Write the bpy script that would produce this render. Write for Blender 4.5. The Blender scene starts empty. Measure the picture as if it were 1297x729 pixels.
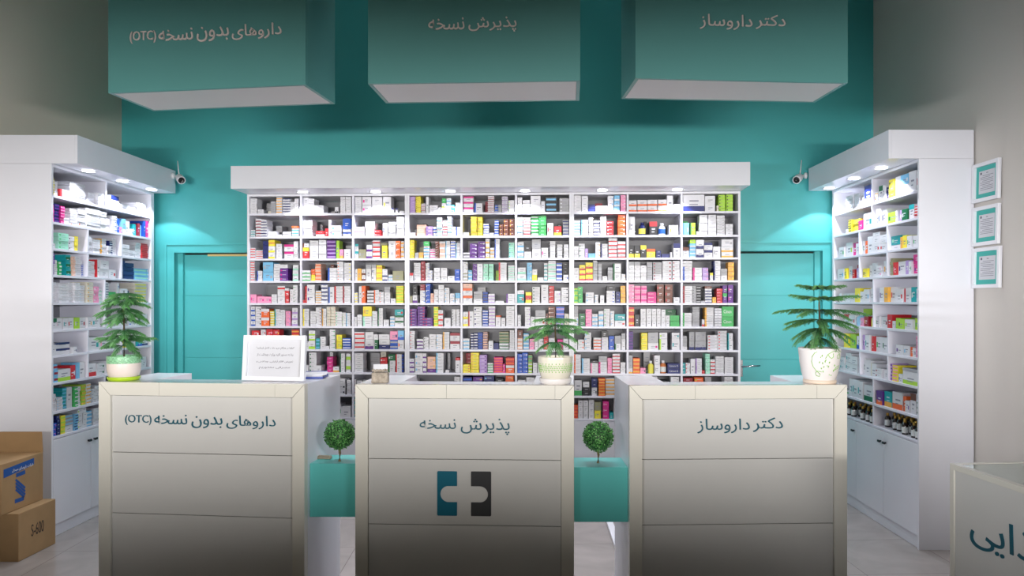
LE=17.0; BAND=31; SPREAD=34; BZ=1.73; CROSS=13; XSPREAD=34; TOPFILL=26; AMB=0.03; EXPO=0.05
import bpy, bmesh, math, random, unicodedata
from mathutils import Vector, Matrix, noise
random.seed(7)
F=930.0; CX=675.0; CY=383.0; H=1.55
S=bpy.context.scene
COL=S.collection
R=math.radians
def lin(c):
    c=c/255.0
    return c/12.92 if c<=0.04045 else ((c+0.055)/1.055)**2.4
def L3(r,g,b): return (lin(r),lin(g),lin(b),1.0)
# ---------------------------------------------------------------- materials
MATS={}
def mat(name,rgb,rough=0.5,metal=0.0,spec=0.5,var=0.0,scale=8.0,bump=0.0,emit=None,es=0.0,trans=0.0,coat=0.0,attr=None,ior=1.45):
    if name in MATS: return MATS[name]
    m=bpy.data.materials.new(name); m.use_nodes=True
    nt=m.node_tree; b=nt.nodes['Principled BSDF']
    c=L3(*rgb)
    b.inputs['Base Color'].default_value=c
    b.inputs['Roughness'].default_value=rough
    b.inputs['Metallic'].default_value=metal
    b.inputs['Specular IOR Level'].default_value=spec
    b.inputs['IOR'].default_value=ior
    b.inputs['Coat Weight'].default_value=coat
    if trans: b.inputs['Transmission Weight'].default_value=trans
    if emit:
        b.inputs['Emission Color'].default_value=L3(*emit); b.inputs['Emission Strength'].default_value=es
    if attr:
        a=nt.nodes.new('ShaderNodeAttribute'); a.attribute_name=attr
        src=a.outputs['Color']
    else: src=None
    if var or bump:
        tc=nt.nodes.new('ShaderNodeTexCoord'); n=nt.nodes.new('ShaderNodeTexNoise')
        n.inputs['Scale'].default_value=scale; n.inputs['Detail'].default_value=5
        nt.links.new(tc.outputs['Object'],n.inputs['Vector'])
        if var:
            mr=nt.nodes.new('ShaderNodeMapRange')
            mr.inputs['From Min'].default_value=0.3; mr.inputs['From Max'].default_value=0.7
            mr.inputs['To Min'].default_value=1-var; mr.inputs['To Max'].default_value=1+var*0.4
            nt.links.new(n.outputs['Fac'],mr.inputs['Value'])
            vm=nt.nodes.new('ShaderNodeVectorMath'); vm.operation='SCALE'
            if src: nt.links.new(src,vm.inputs[0])
            else: vm.inputs[0].default_value=c[:3]
            nt.links.new(mr.outputs['Result'],vm.inputs['Scale'])
            src=vm.outputs['Vector']
        if bump:
            bp=nt.nodes.new('ShaderNodeBump'); bp.inputs['Strength'].default_value=bump; bp.inputs['Distance'].default_value=0.01
            nt.links.new(n.outputs['Fac'],bp.inputs['Height']); nt.links.new(bp.outputs['Normal'],b.inputs['Normal'])
    if src: nt.links.new(src,b.inputs['Base Color'])
    MATS[name]=m
    return m
M=lambda n:MATS[n]
mat('white_laminate',(226,226,232),0.28,var=0.02,scale=3,coat=0.15)
mat('shelf_laminate',(222,221,230),0.35,var=0.03,scale=4)
mat('back_laminate',(126,126,132),0.5,var=0.03,scale=4)  # grey base darkened further to stand for shade inside the shelving
mat('cream_laminate',(222,218,206),0.22,var=0.02,scale=3,coat=0.25)
mat('panel_laminate',(212,210,205),0.25,var=0.02,scale=3,coat=0.2)
mat('teal_paint',(76,178,178),0.42,var=0.03,scale=2.5)
mat('teal_laminate',(92,190,184),0.35,var=0.02,scale=3)
mat('wall_white',(214,208,200),0.6,var=0.02,scale=1.5)
mat('teal_board',(92,152,148),0.4,var=0.02,scale=3)
mat('beige_paint',(218,208,190),0.6,var=0.03,scale=1.5)
mat('white_paint',(222,220,220),0.55,var=0.02,scale=1.5)
mat('ceiling_paint',(225,225,222),0.7,var=0.02,scale=2)
mat('lettering_petrol',(24,88,104),0.35)
mat('lettering_taupe',(228,214,208),0.4)
mat('emblem_teal',(10,104,126),0.35); mat('emblem_grey',(58,58,60),0.35)
mat('chrome',(200,200,205),0.2,metal=1.0)
mat('dark_metal',(60,62,66),0.35,metal=0.8)
mat('black_plastic',(18,18,20),0.3)
mat('camera_plastic',(228,228,230),0.35)
mat('lens_glass',(12,12,18),0.08,coat=1.0)
mat('lamp_diffuser',(255,255,255),0.4,emit=(250,250,255),es=9.0)
mat('pot_cream',(232,226,208),0.25,var=0.03,scale=14,coat=0.3)
mat('pot_white',(236,230,226),0.22,coat=0.35,var=0.01)
mat('pot_pink',(232,218,208),0.3,coat=0.2)
mat('pot_speckle_green',(150,208,160),0.35,var=0.5,scale=160)
mat('saucer_lime',(176,208,48),0.35); mat('saucer_cream',(228,208,188),0.35)
mat('print_green',(136,192,88),0.4)
mat('soil',(58,42,34),0.9,var=0.5,scale=80,bump=0.6)
mat('bark',(88,74,50),0.8,var=0.4,scale=60,bump=0.5)
mat('trunk_tan',(150,132,96),0.8,var=0.35,scale=60,bump=0.4)
mat('needles',(60,140,60),0.5,attr='Col',var=0.15,scale=40)
mat('carton_print',(255,255,255),0.42,attr='Col',var=0.05,scale=30)
mat('cardboard',(164,132,92),0.75,var=0.10,scale=9,bump=0.1)
mat('cardboard_tape',(190,160,118),0.35)
mat('print_blue',(30,80,150),0.5); mat('print_white',(225,225,225),0.5); mat('print_dark',(56,46,40),0.6)
mat('frame_white',(236,236,240),0.3,coat=0.2); mat('paper',(212,212,217),0.6,var=0.02,scale=20)
mat('mat_teal',(70,180,170),0.6); mat('ink',(96,96,108),0.6)
mat('bottle_brown',(34,20,16),0.12,coat=0.6); mat('cap_gold',(205,165,80),0.3,metal=0.7)
mat('bottle_label',(220,224,222),0.5,var=0.15,scale=120)
mat('warm_brass',(226,196,132),0.35,metal=0.3)  # tone of the warm light over the door, painted as a surface
mat('woven_stone',(176,164,148),0.85,var=0.45,scale=55,bump=0.9)
mat('taupe_leather',(150,138,118),0.5,var=0.15,scale=50)
mat('book_blue',(64,80,150),0.45)
mat('groove',(120,118,112),0.7)
# floor: large polished tiles with thin joints
def floor_mat():
    m=bpy.data.materials.new('floor_tile'); m.use_nodes=True; nt=m.node_tree; b=nt.nodes['Principled BSDF']
    tc=nt.nodes.new('ShaderNodeTexCoord'); mp=nt.nodes.new('ShaderNodeMapping')
    mp.inputs['Rotation'].default_value=(0,0,R(-2.5)); mp.inputs['Location'].default_value=(0.32,0.1,0)
    nt.links.new(tc.outputs['Object'],mp.inputs['Vector'])
    br=nt.nodes.new('ShaderNodeTexBrick'); br.offset=0; br.inputs['Scale'].default_value=1.0
    br.inputs['Brick Width'].default_value=0.6; br.inputs['Row Height'].default_value=0.6
    br.inputs['Mortar Size'].default_value=0.0022
    br.inputs['Color1'].default_value=L3(156,148,144); br.inputs['Color2'].default_value=L3(150,143,139); br.inputs['Mortar'].default_value=L3(118,108,104)
    nt.links.new(mp.outputs['Vector'],br.inputs['Vector'])
    n=nt.nodes.new('ShaderNodeTexNoise'); n.inputs['Scale'].default_value=2.2; n.inputs['Detail'].default_value=9; n.inputs['Distortion'].default_value=1.6
    nt.links.new(mp.outputs['Vector'],n.inputs['Vector'])
    mr=nt.nodes.new('ShaderNodeMapRange'); mr.inputs['From Min'].default_value=0.35; mr.inputs['From Max'].default_value=0.7
    mr.inputs['To Min'].default_value=0.86; mr.inputs['To Max'].default_value=1.05
    nt.links.new(n.outputs['Fac'],mr.inputs['Value'])
    vm=nt.nodes.new('ShaderNodeVectorMath'); vm.operation='SCALE'
    nt.links.new(br.outputs['Color'],vm.inputs[0]); nt.links.new(mr.outputs['Result'],vm.inputs['Scale'])
    nt.links.new(vm.outputs['Vector'],b.inputs['Base Color'])
    b.inputs['Roughness'].default_value=0.18
    MATS['floor_tile']=m
floor_mat()
def glass_mat():
    m=bpy.data.materials.new('clear_glass'); m.use_nodes=True; nt=m.node_tree; b=nt.nodes['Principled BSDF']
    b.inputs['Base Color'].default_value=(0.75,0.9,0.87,1); b.inputs['Transmission Weight'].default_value=1; b.inputs['Roughness'].default_value=0.02; b.inputs['IOR'].default_value=1.5
    MATS['clear_glass']=m
    m=bpy.data.materials.new('glass_edge'); m.use_nodes=True; b=m.node_tree.nodes['Principled BSDF']
    b.inputs['Base Color'].default_value=L3(40,120,108); b.inputs['Roughness'].default_value=0.1
    MATS['glass_edge']=m
glass_mat()
# ---------------------------------------------------------------- helpers
def link(name,me,parent=None,m=None):
    o=bpy.data.objects.new(name,me); COL.objects.link(o)
    if parent: o.parent=parent
    if m is not None and me is not None:
        me.materials.clear()
        for x in (m if isinstance(m,(list,tuple)) else [m]): me.materials.append(MATS[x])
    return o
def empty(name,loc=(0,0,0),rz=0):
    o=bpy.data.objects.new(name,None); COL.objects.link(o); o.location=loc; o.rotation_euler=(0,0,rz); o.empty_display_size=0.05
    return o
def tag(o,label,cat,group=None,kind=None):
    if label: o['label']=label
    if cat: o['category']=cat
    if group: o['group']=group
    if kind: o['kind']=kind
    return o
class MB:
    def __init__(s): s.bm=bmesh.new(); s.mi=0
    def quadbox(s,x0,x1,y0,y1,z0,z1,bev=0.0,mi=0):
        vs=[s.bm.verts.new(p) for p in [(x0,y0,z0),(x1,y0,z0),(x1,y1,z0),(x0,y1,z0),(x0,y0,z1),(x1,y0,z1),(x1,y1,z1),(x0,y1,z1)]]
        fs=[s.bm.faces.new([vs[i] for i in f]) for f in [(0,3,2,1),(4,5,6,7),(0,1,5,4),(1,2,6,5),(2,3,7,6),(3,0,4,7)]]
        for f in fs: f.material_index=mi
        if bev>0:
            es={e for f in fs for e in f.edges}
            r=bmesh.ops.bevel(s.bm,geom=list(es),offset=bev,segments=2,affect='EDGES',profile=0.5)
            for f in r['faces']: f.material_index=mi
        return s
    def prism(s,pts,z0,z1,axis='z',mi=0):
        # pts 2D outline; axis gives the extrusion direction
        def P(a,b,c):
            return {'z':(a,b,c),'y':(a,c,b),'x':(c,a,b)}[axis]
        lo=[s.bm.verts.new(P(a,b,z0)) for a,b in pts]; hi=[s.bm.verts.new(P(a,b,z1)) for a,b in pts]
        n=len(pts); fs=[s.bm.faces.new(lo[::-1]),s.bm.faces.new(hi)]
        for i in range(n): fs.append(s.bm.faces.new([lo[i],lo[(i+1)%n],hi[(i+1)%n],hi[i]]))
        for f in fs: f.material_index=mi
        return s
    def lathe(s,prof,n=32,c=(0,0,0),mi=0,sc=None):
        rings=[]
        for r,z in prof:
            if r<1e-6: rings.append([s.bm.verts.new((c[0],c[1],c[2]+z))])
            else: rings.append([s.bm.verts.new((c[0]+r*math.cos(2*math.pi*i/n)*(1 if not sc else sc(i,n,z)),c[1]+r*math.sin(2*math.pi*i/n)*(1 if not sc else sc(i,n,z)),c[2]+z)) for i in range(n)])
        for a,b in zip(rings,rings[1:]):
            for i in range(n):
                j=(i+1)%n
                if len(a)==1 and len(b)==1: continue
                if len(a)==1: f=s.bm.faces.new([a[0],b[j],b[i]])
                elif len(b)==1: f=s.bm.faces.new([a[i],a[j],b[0]])
                else: f=s.bm.faces.new([a[i],a[j],b[j],b[i]])
                f.smooth=True; f.material_index=mi
        return s
    def tube(s,pts,rad,n=8,mi=0,cap=True):
        pts=[Vector(p) for p in pts]; rings=[]
        up=Vector((0,0,1))
        for i,p in enumerate(pts):
            d=(pts[min(i+1,len(pts)-1)]-pts[max(i-1,0)]).normalized()
            a=d.cross(up)
            if a.length<1e-3: a=d.cross(Vector((1,0,0)))
            a.normalize(); b=a.cross(d)
            r=rad[i] if isinstance(rad,(list,tuple)) else rad
            rings.append([s.bm.verts.new(p+a*(r*math.cos(2*math.pi*k/n))+b*(r*math.sin(2*math.pi*k/n))) for k in range(n)])
        for x,y in zip(rings,rings[1:]):
            for k in range(n):
                f=s.bm.faces.new([x[k],x[(k+1)%n],y[(k+1)%n],y[k]]); f.smooth=n>4; f.material_index=mi
        if cap:
            s.bm.faces.new(rings[0][::-1]).material_index=mi; s.bm.faces.new(rings[-1]).material_index=mi
        return s
    def out(s,name,m,parent=None,fix=True):
        if fix: bmesh.ops.recalc_face_normals(s.bm,faces=s.bm.faces)
        me=bpy.data.meshes.new(name); s.bm.to_mesh(me); s.bm.free()
        return link(name,me,parent,m)
def boxp(name,m,parent,x0,x1,y0,y1,z0,z1,bev=0.0015):
    return MB().quadbox(x0,x1,y0,y1,z0,z1,bev).out(name,m,parent)
def W(px,py,d): return Vector(((px-CX)*d/F,d,H-(py-CY)*d/F))
class Frame:
    """a vertical plane: origin O(x,y), angle; local x along it (rightwards for a viewer facing it), local y into the unit"""
    def __init__(s,ox,oy,ang): s.o=Vector((ox,oy)); s.a=ang; s.t=Vector((math.cos(ang),math.sin(ang)))
    def u(s,px):
        k=(px-CX)/F   # ray (k,1)*t
        # o + u*t = t*(k,1)
        a,b=s.t; det=a*(-1)-(-k)*b
        rx,ry=-s.o.x,-s.o.y
        # a*u - k*tt = -ox ; b*u - tt = -oy
        u=(rx*(-1)-(-k)*ry)/det; return u
    def d(s,px): return s.o.y+s.u(px)*s.t.y
    def z(s,px,py): return H-(py-CY)*s.d(px)/F
    def w(s,u,v,z): 
        n=Vector((-s.t.y,s.t.x)); p=s.o+s.t*u+n*v; return Vector((p.x,p.y,z))
    def empty(s,name,z=0): return empty(name,(s.o.x,s.o.y,z),s.a)
# Arabic letter shaping
FORMS={}
for cp in list(range(0xFB50,0xFDFB))+list(range(0xFE80,0xFEFD)):
    dd=unicodedata.decomposition(chr(cp)).split()
    if len(dd)==2: FORMS.setdefault(int(dd[1],16),{})[dd[0]]=chr(cp)
def shape(s):
    f=lambda c:FORMS.get(ord(c),{})
    out=[]
    for i,c in enumerate(s):
        fc=f(c)
        pj=i>0 and '<initial>' in f(s[i-1]) and '<final>' in fc
        nj=i<len(s)-1 and '<final>' in f(s[i+1]) and '<initial>' in fc
        k='<medial>' if pj and nj else '<final>' if pj else '<initial>' if nj else '<isolated>'
        out.append(fc.get(k,c))
    return ''.join(reversed(out))
def text_mesh(txt,extr=0.002,res=3):
    c=bpy.data.curves.new('t','FONT'); c.body=txt; c.extrude=extr; c.resolution_u=res
    o=bpy.data.objects.new('t',c); COL.objects.link(o)
    bpy.context.view_layer.update()
    dg=bpy.context.evaluated_depsgraph_get()
    me=bpy.data.meshes.new_from_object(o.evaluated_get(dg))
    bpy.data.objects.remove(o); bpy.data.curves.remove(c)
    return me
def words_mesh(words,name,m,parent,y,extr=0.002):
    """words: (text, x0, x1, z0, z1) in the parent's local x/z; placed standing at local y, facing -y"""
    bm=bmesh.new()
    for txt,x0,x1,z0,z1 in words:
        me=text_mesh(txt,extr)
        xs=[v.co.x for v in me.vertices]; ys=[v.co.y for v in me.vertices]
        a,b,c,d=min(xs),max(xs),min(ys),max(ys)
        for v in me.vertices:
            p=v.co.copy()
            v.co=(x0+(p.x-a)/(b-a)*(x1-x0), y-p.z-extr, z0+(p.y-c)/(d-c)*(z1-z0))
        bm.from_mesh(me); bpy.data.meshes.remove(me)
    bmesh.ops.recalc_face_normals(bm,faces=bm.faces)
    me=bpy.data.meshes.new(name); bm.to_mesh(me); bm.free()
    return link(name,me,parent,m)
# ---------------------------------------------------------------- room shell
XL,XR=-3.50,2.775
YL,YR=6.25,5.985       # rear wall depth at the two corners
FY=-2.6; ZC=4.3
mrear=(YR-YL)/(XR-XL)
rear=Frame(XL,YL,math.atan(mrear))
def struct(o): o['kind']='structure'; return o
def room():
    e=struct(boxp('floor','floor_tile',None,XL-0.2,XR+0.2,FY,YL+0.3,-0.1,0,0))
    struct(boxp('ceiling','ceiling_paint',None,XL-0.2,XR+0.2,FY,YL+0.3,ZC,ZC+0.1,0))
    struct(boxp('wall_left','beige_paint',None,XL-0.15,XL,FY,YL+0.3,0,ZC,0))
    # right wall: shallow pilaster band towards the camera
    b=MB()
    y1=2.775*F/(1272-CX); y2=2.775*F/(1284-CX)
    b.prism([(XR,YR+0.3),(XR,y1+0.05),(XR+0.0,y1),(XR,y2),(XR-0.025,y2-0.002),(XR-0.025,FY),(XR+0.2,FY),(XR+0.2,YR+0.3)],0,ZC)
    struct(b.out('wall_right','wall_white'))
    # rear wall with two door openings, in its own frame
    L=math.hypot(XR-XL,YR-YL)
    openings=[(rear.u(222),rear.u(222)+0.92),(rear.u(1041)-0.92,rear.u(1041))]
    zt=rear.z(222,320)
    b=MB(); T=0.16
    us=[0,openings[0][0],openings[0][1],openings[1][0],openings[1][1],L]
    for i in (0,2,4): b.quadbox(us[i],us[i+1],0,T,0,ZC)
    for a,c in openings: b.quadbox(a,c,0,T,zt,ZC)
    bmesh.ops.remove_doubles(b.bm,verts=b.bm.verts,dist=1e-5)
    o=b.out('wall_back','teal_paint'); o.location=(XL,YL,0); o.rotation_euler=(0,0,rear.a); struct(o)
    q=rear.w(0,-0.35,0); RQ=Frame(q.x,q.y,rear.a); cut=(RQ.u(313)-0.008,RQ.u(938)+0.008)
    for k,(a,c) in enumerate(openings):
        n=k+1
        d=rear.empty('door_%d'%n); struct(d)
        # architrave with two steps, standing proud of the wall
        b=MB(); fw=0.085
        for off,wd,pr in ((0.0,fw,0.012),(fw-0.02,0.02,0.022),(0.0,0.015,0.018)):
            # the shelving stands in front of the inner jamb, so the architrave stops at its side
            if k==0: b.quadbox(a-off-wd,a-off,-pr,0.002,0,zt+off+wd); b.quadbox(a-off,cut[0],-pr,0.002,zt+off,zt+off+wd)
            else: b.quadbox(c+off,c+off+wd,-pr,0.002,0,zt+off+wd); b.quadbox(cut[1],c+off,-pr,0.002,zt+off,zt+off+wd)
        b.out('door_frame','teal_paint',d)
        # leaf with horizontal grooves, set back in the opening
        b=MB(); y0=0.07; jam=0.045
        zs=[0.008,0.42,0.83,1.24,1.65,zt-0.012]
        zs[1:5]=[rear.z(980,y) for y in (620,538,456,374)]
        for z0,z1 in zip(zs,zs[1:]): b.quadbox(a+0.004,c-0.004,y0,y0+0.04,z0+0.0015,z1-0.0015,0.002)
        b.quadbox(a+0.004,c-0.004,y0+0.004,y0+0.036,0.008,zt-0.02)
        leaf=b.out('door_leaf','teal_paint',d)
        # jamb stop
        b=MB()
        b.quadbox(a,a+jam,y0-0.03,y0-0.001,0,zt-0.001); b.quadbox(c-jam,c,y0-0.03,y0-0.001,0,zt-0.001)
        b.out('door_stop','teal_paint',d)
        if k==0:
            s=MB().quadbox(a+0.25,c-0.01,y0-0.012,y0-0.001,zt-0.026,zt-0.008,0.001).out('brass_head_strip','warm_brass',d); s['label']='warm brass strip along the top of the door'  # its colour stands in for warm light from the gap over the door
        else:
            ux=rear.u(948); z=rear.z(948,464)
            b=MB(); b.tube([(ux-0.05,y0+0.0,z),(ux-0.05,y0-0.05,z)],0.01,12); b.tube([(ux-0.05,y0-0.05,z-0.004),(ux+0.03,y0-0.052,z+0.003),(ux+0.1,y0-0.05,z+0.006)],[0.009,0.008,0.006],12)
            h=b.out('door_handle','chrome',d); h['label']='silver lever handle'
            b=MB().quadbox(ux-0.07,ux-0.03,y0-0.006,y0,z-0.09,z+0.05,0.003).out('handle_plate','chrome',h)
    # narrow floor trim lines
    boxp('floor_cable_cover','white_laminate',None,0.515,0.56,4.35,5.35,0.0,0.022,0.004)
    tag(bpy.data.objects['floor_cable_cover'],'long low cable cover strip lying on the floor behind the rightmost counter','cable cover')
room()
# ---------------------------------------------------------------- shelving units
DEP=0.345
p=rear.w(0,-DEP-0.005,0)
RF=Frame(p.x,p.y,rear.a)
LF=Frame(-3.16,4.82,R(90))
GF=Frame(2.42,5.938,R(-90))
TH=0.016
def unit(fr,name,label,group,u0,u1,ztop,zs,div,doors,side=(0.018,0.018),nm_handles='pair',cat='shelving unit'):
    """zs: shelf top surfaces, top to bottom, last one is the top of the base cupboard; div[i]: divider positions (u) of row i"""
    root=fr.empty(name); tag(root,label,cat,group)
    a,b=side
    boxp('side_panel','white_laminate',root,u0,u0+a,0,DEP,0.0,ztop,0.001)
    boxp('side_panel','white_laminate',root,u1-b,u1,0,DEP,0.0,ztop,0.001)
    boxp('top_panel','white_laminate',root,u0+a,u1-b,0,DEP-0.012,ztop-0.018,ztop,0.001)
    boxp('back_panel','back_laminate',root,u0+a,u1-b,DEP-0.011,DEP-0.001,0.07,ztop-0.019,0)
    zt=ztop-0.018
    for i,z in enumerate(zs):
        xs=[u0+a]+list(div[i])+[u1-b]
        lowd=0.009
        boxp('shelf','shelf_laminate',root,u0+a+0.0005,u1-b-0.0005,0.002,DEP-0.012,z-TH,z,0.001)
        for x in div[i]: boxp('divider','shelf_laminate',root,x-0.008,x+0.008,0.001,DEP-0.012,z+0.0005,zt-0.0005,0.001)
        zt=z-TH
    zb=zs[-1]-TH
    boxp('base_carcass','white_laminate',root,u0+a+0.001,u1-b-0.001,0.022,DEP-0.013,0.08,zb-0.002,0)
    boxp('plinth','white_laminate',root,u0+a,u1-b,0.012,0.03,0.0,0.078,0.001)
    for k,(x0,x1,hs) in enumerate(doors):
        d=boxp('cupboard_door','white_laminate',root,x0+0.0015,x1-0.0015,0.0,0.019,0.082,zb-0.004,0.0015)
        if hs:
            hx=x1-0.035 if hs=='r' else x0+0.035
            zz=zb-0.075
            b=MB().quadbox(hx-0.016,hx+0.016,-0.022,-0.012,zz-0.008,zz+0.008,0.002)
            b.quadbox(hx-0.005,hx+0.005,-0.0125,0.0,zz-0.005,zz+0.005,0)
            h=b.out('door_handle','dark_metal',d); h['label']='small square dark metal handle'
    return root
ry=[269.8,299.1,327.1,355.4,383.5,412.7,441.9,471.3,499.4,528]
RZ=[RF.z(400,y) for y in ry]; RTOP=2.412
edges=[RF.u(313),RF.u(515.5),RF.u(724),RF.u(938)]
divs=[[381,447],[584.5,653.5],[795,863.5]]
NR=len(RZ)
for k in range(3):
    u0,u1=edges[k]+(0.0006 if k else 0),edges[k+1]
    dv=[RF.u(x) for x in divs[k]]
    n3=(u1-u0)/4
    drs=[(u0+0.018+i*(u1-u0-0.036)/4,u0+0.018+(i+1)*(u1-u0-0.036)/4,'r' if i%2==0 else 'l') for i in range(4)]
    unit(RF,'shelving_unit',['white rear shelving unit beside the door with the brass strip','white rear shelving unit, middle one of the three against the teal wall','white rear shelving unit beside the door with the silver lever'][k],
         'rear shelving units',u0,u1,RTOP,RZ,[dv]*NR,drs)
LZ=[LF.z(65,y) for y in (246,280,313.6,347.5,383,418,450.5,485.4,522.4,554)]
lu=lambda *a:[LF.u(x) for x in a]
Ld=[lu(135),[],lu(112,154.7),lu(112,154.7),lu(133.5),lu(133.5),lu(112,154.7),lu(112,154.7),lu(133.5),lu(133.5)]
uL=LF.u(195)
dd=(uL-0.068)/3.0
unit(LF,'shelving_unit','white side shelving unit full of cartons behind the cardboard boxes',None,0,uL,2.462,LZ,Ld,[(0.018+i*dd,0.018+(i+1)*dd,'rlr'[i]) for i in range(3)],side=(0.018,0.045))
GZ=[GF.z(1162,y) for y in (240,274.7,311.3,346,382.3,418,453,489.5,527,558)]
gu=lambda *a:[GF.u(x) for x in a]
Gd=[gu(1104),gu(1104),gu(1087.7,1123),gu(1087.7,1123),gu(1105.5),gu(1105.5),gu(1088.5,1124),gu(1088.5,1124),gu(1105.5),gu(1105.5)]
uG=GF.u(1162)+0.018
g0=GF.u(1084.6); g1=GF.u(1119)
unit(GF,'shelving_unit','white side shelving unit with brown bottles on its lowest shelves',None,0,uG,2.452,GZ,Gd,[(0.03,g0,'r'),(g0,g1,'r'),(g1,uG-0.018,'l')],side=(0.03,0.018))
# ---------------------------------------------------------------- pelmets with recessed lights
def pelmet(fr,label,u0,u1,prot,z0,z1,seam=True):
    root=fr.empty('light_pelmet'); tag(root,label,'pelmet')
    boxp('fascia_board','white_laminate',root,u0,u1,-prot,-prot+0.018,z0,z1,0.001)
    boxp('end_board','white_laminate',root,u0,u0+0.018,-prot+0.0185,DEP,z0,z1,0.001)
    boxp('end_board','white_laminate',root,u1-0.018,u1,-prot+0.0185,DEP,z0,z1,0.001)
    boxp('soffit_board','white_laminate',root,u0+0.0185,u1-0.0185,-prot+0.0185,DEP,z0+0.001,z0+0.018,0)
    boxp('top_board','white_laminate',root,u0+0.0185,u1-0.0185,-prot+0.0185,DEP,z1-0.018,z1-0.001,0)
    return root
uR0,uR1=edges[0]-0.004,edges[3]+0.004
pelmet(RF,'long white pelmet over the rear shelving with six recessed lights',uR0,uR1,0.28,RTOP+0.001,2.585)
pelmet(LF,'white pelmet over the side shelving behind the cardboard boxes',0.0,LF.u(195)+0.02,0.17,2.463,2.65)
pelmet(GF,'white pelmet over the side shelving near the three certificates',0.0,uG,0.19,2.453,2.633)
def downlight(fr,u,v,z,label,group,e):
    p=fr.w(u,v,z); root=empty('recessed_downlight',p); tag(root,label,'downlight',group)
    b=MB(); b.lathe([(0.040,-0.001),(0.050,-0.001),(0.051,-0.004),(0.047,-0.007),(0.040,-0.006),(0.040,-0.001)],32); b.out('trim_ring','camera_plastic',root)
    b=MB(); b.lathe([(0,-0.004),(0.030,-0.0042),(0.0395,-0.003),(0.0395,-0.001),(0,-0.001)],32); b.out('diffuser','lamp_diffuser',root)
    l=bpy.data.lights.new('downlight_lamp','SPOT'); l.energy=e; l.color=(0.86,0.88,1.0); l.spot_size=R(110); l.spot_blend=0.12; l.shadow_soft_size=0.02
    o=bpy.data.objects.new('downlight_lamp',l); COL.objects.link(o); o.parent=root; o.location=(0,0,-0.012)
ordn=['first','second','third','fourth','fifth','sixth','seventh','eighth','ninth','tenth','eleventh','twelfth','thirteenth','fourteenth','fifteenth','sixteenth']
p=RF.w(0,-0.095,0); RM=Frame(p.x,p.y,RF.a)
for i,x in enumerate((383.5,476,570.5,665,763,858)):
    downlight(RM,RM.u(x),0,RTOP+0.001,'round recessed light in the long rear pelmet, %s from its left end'%ordn[i],'lights in the rear pelmet',LE)
p=LF.w(0,-0.08,0); LM=Frame(p.x,p.y,LF.a)
for i,x in enumerate((112,155.5,192)):
    downlight(LM,LM.u(x),0,2.463,'round recessed light in the pelmet above the cardboard boxes, %s from its near end'%ordn[i],'lights in the left pelmet',LE)
p=GF.w(0,-0.085,0); GM=Frame(p.x,p.y,GF.a)
for i,x in enumerate((1116.5,1082,1050.5)):
    downlight(GM,GM.u(x),0,2.453,'round recessed light in the pelmet by the certificates, %s from its near end'%ordn[i],'lights in the right pelmet',LE)
# ---------------------------------------------------------------- cartons
PAL={'w':(219,218,222),'c':(214,208,192),'s':(168,168,172),'k':(40,40,46),'n':(28,38,104),'b':(38,88,190),'a':(120,186,224),'t':(30,160,165),
'g':(64,176,92),'G':(22,104,62),'l':(168,212,60),'y':(240,222,60),'O':(232,172,70),'o':(236,104,44),'r':(206,44,52),'d':(150,28,48),
'm':(218,44,140),'p':(236,150,186),'P':(98,40,136),'v':(178,148,204),'B':(112,58,42),'x':(232,186,164),'M':(160,222,196),'e':(150,148,116)}
CN={'w':'white','c':'cream','s':'grey','k':'black','n':'navy','b':'blue','a':'sky-blue','t':'teal','g':'green','G':'bottle-green','l':'lime','y':'yellow','O':'amber','o':'orange','r':'red','d':'crimson',
'm':'magenta','p':'pink','P':'purple','v':'lilac','B':'brown','x':'peach','M':'mint','e':'olive'}
for k in PAL: PAL[k]=L3(*PAL[k])
def design(st,w,h,rnd):
    """rectangles (x0,z0,x1,z1,colour) on the front, unit square"""
    st=st.replace('<','')
    base=PAL[st[0]]; rects=[]; acc=None; kind=''
    for ch in st[1:]:
        if ch in PAL: acc=PAL[ch]
        elif ch in '|-_^.': kind=ch
    dark=st[0] in 'knGdPBrbmgotv'
    txt=L3(215,215,220) if dark else L3(138,138,150)
    if acc is None and kind: acc=txt
    if acc is not None:
        if kind=='|': rects.append((0,0,0.2,1,acc))
        elif kind=='-': rects.append((0,0.3,1,0.68,acc))
        elif kind=='_': rects.append((0,0,1,0.32,acc))
        elif kind=='^': rects.append((0,0.66,1,1,acc))
        elif kind=='.': rects.append((0.08,0.3,0.26,0.64,acc)) if rnd.random()<.6 else rects.append((0.72,0.28,0.92,0.6,acc))
        else: rects.append((0,0,0.2,1,acc))
    z=rnd.choice((0.42,0.5,0.58)) 
    if kind!='-' : rects.append((0.3,z,rnd.uniform(.62,.8),z+0.09,txt))
    if h>0.045: rects.append((0.3,z-0.2,rnd.uniform(.5,.7),z-0.14,txt))
    return base,rects
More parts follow.
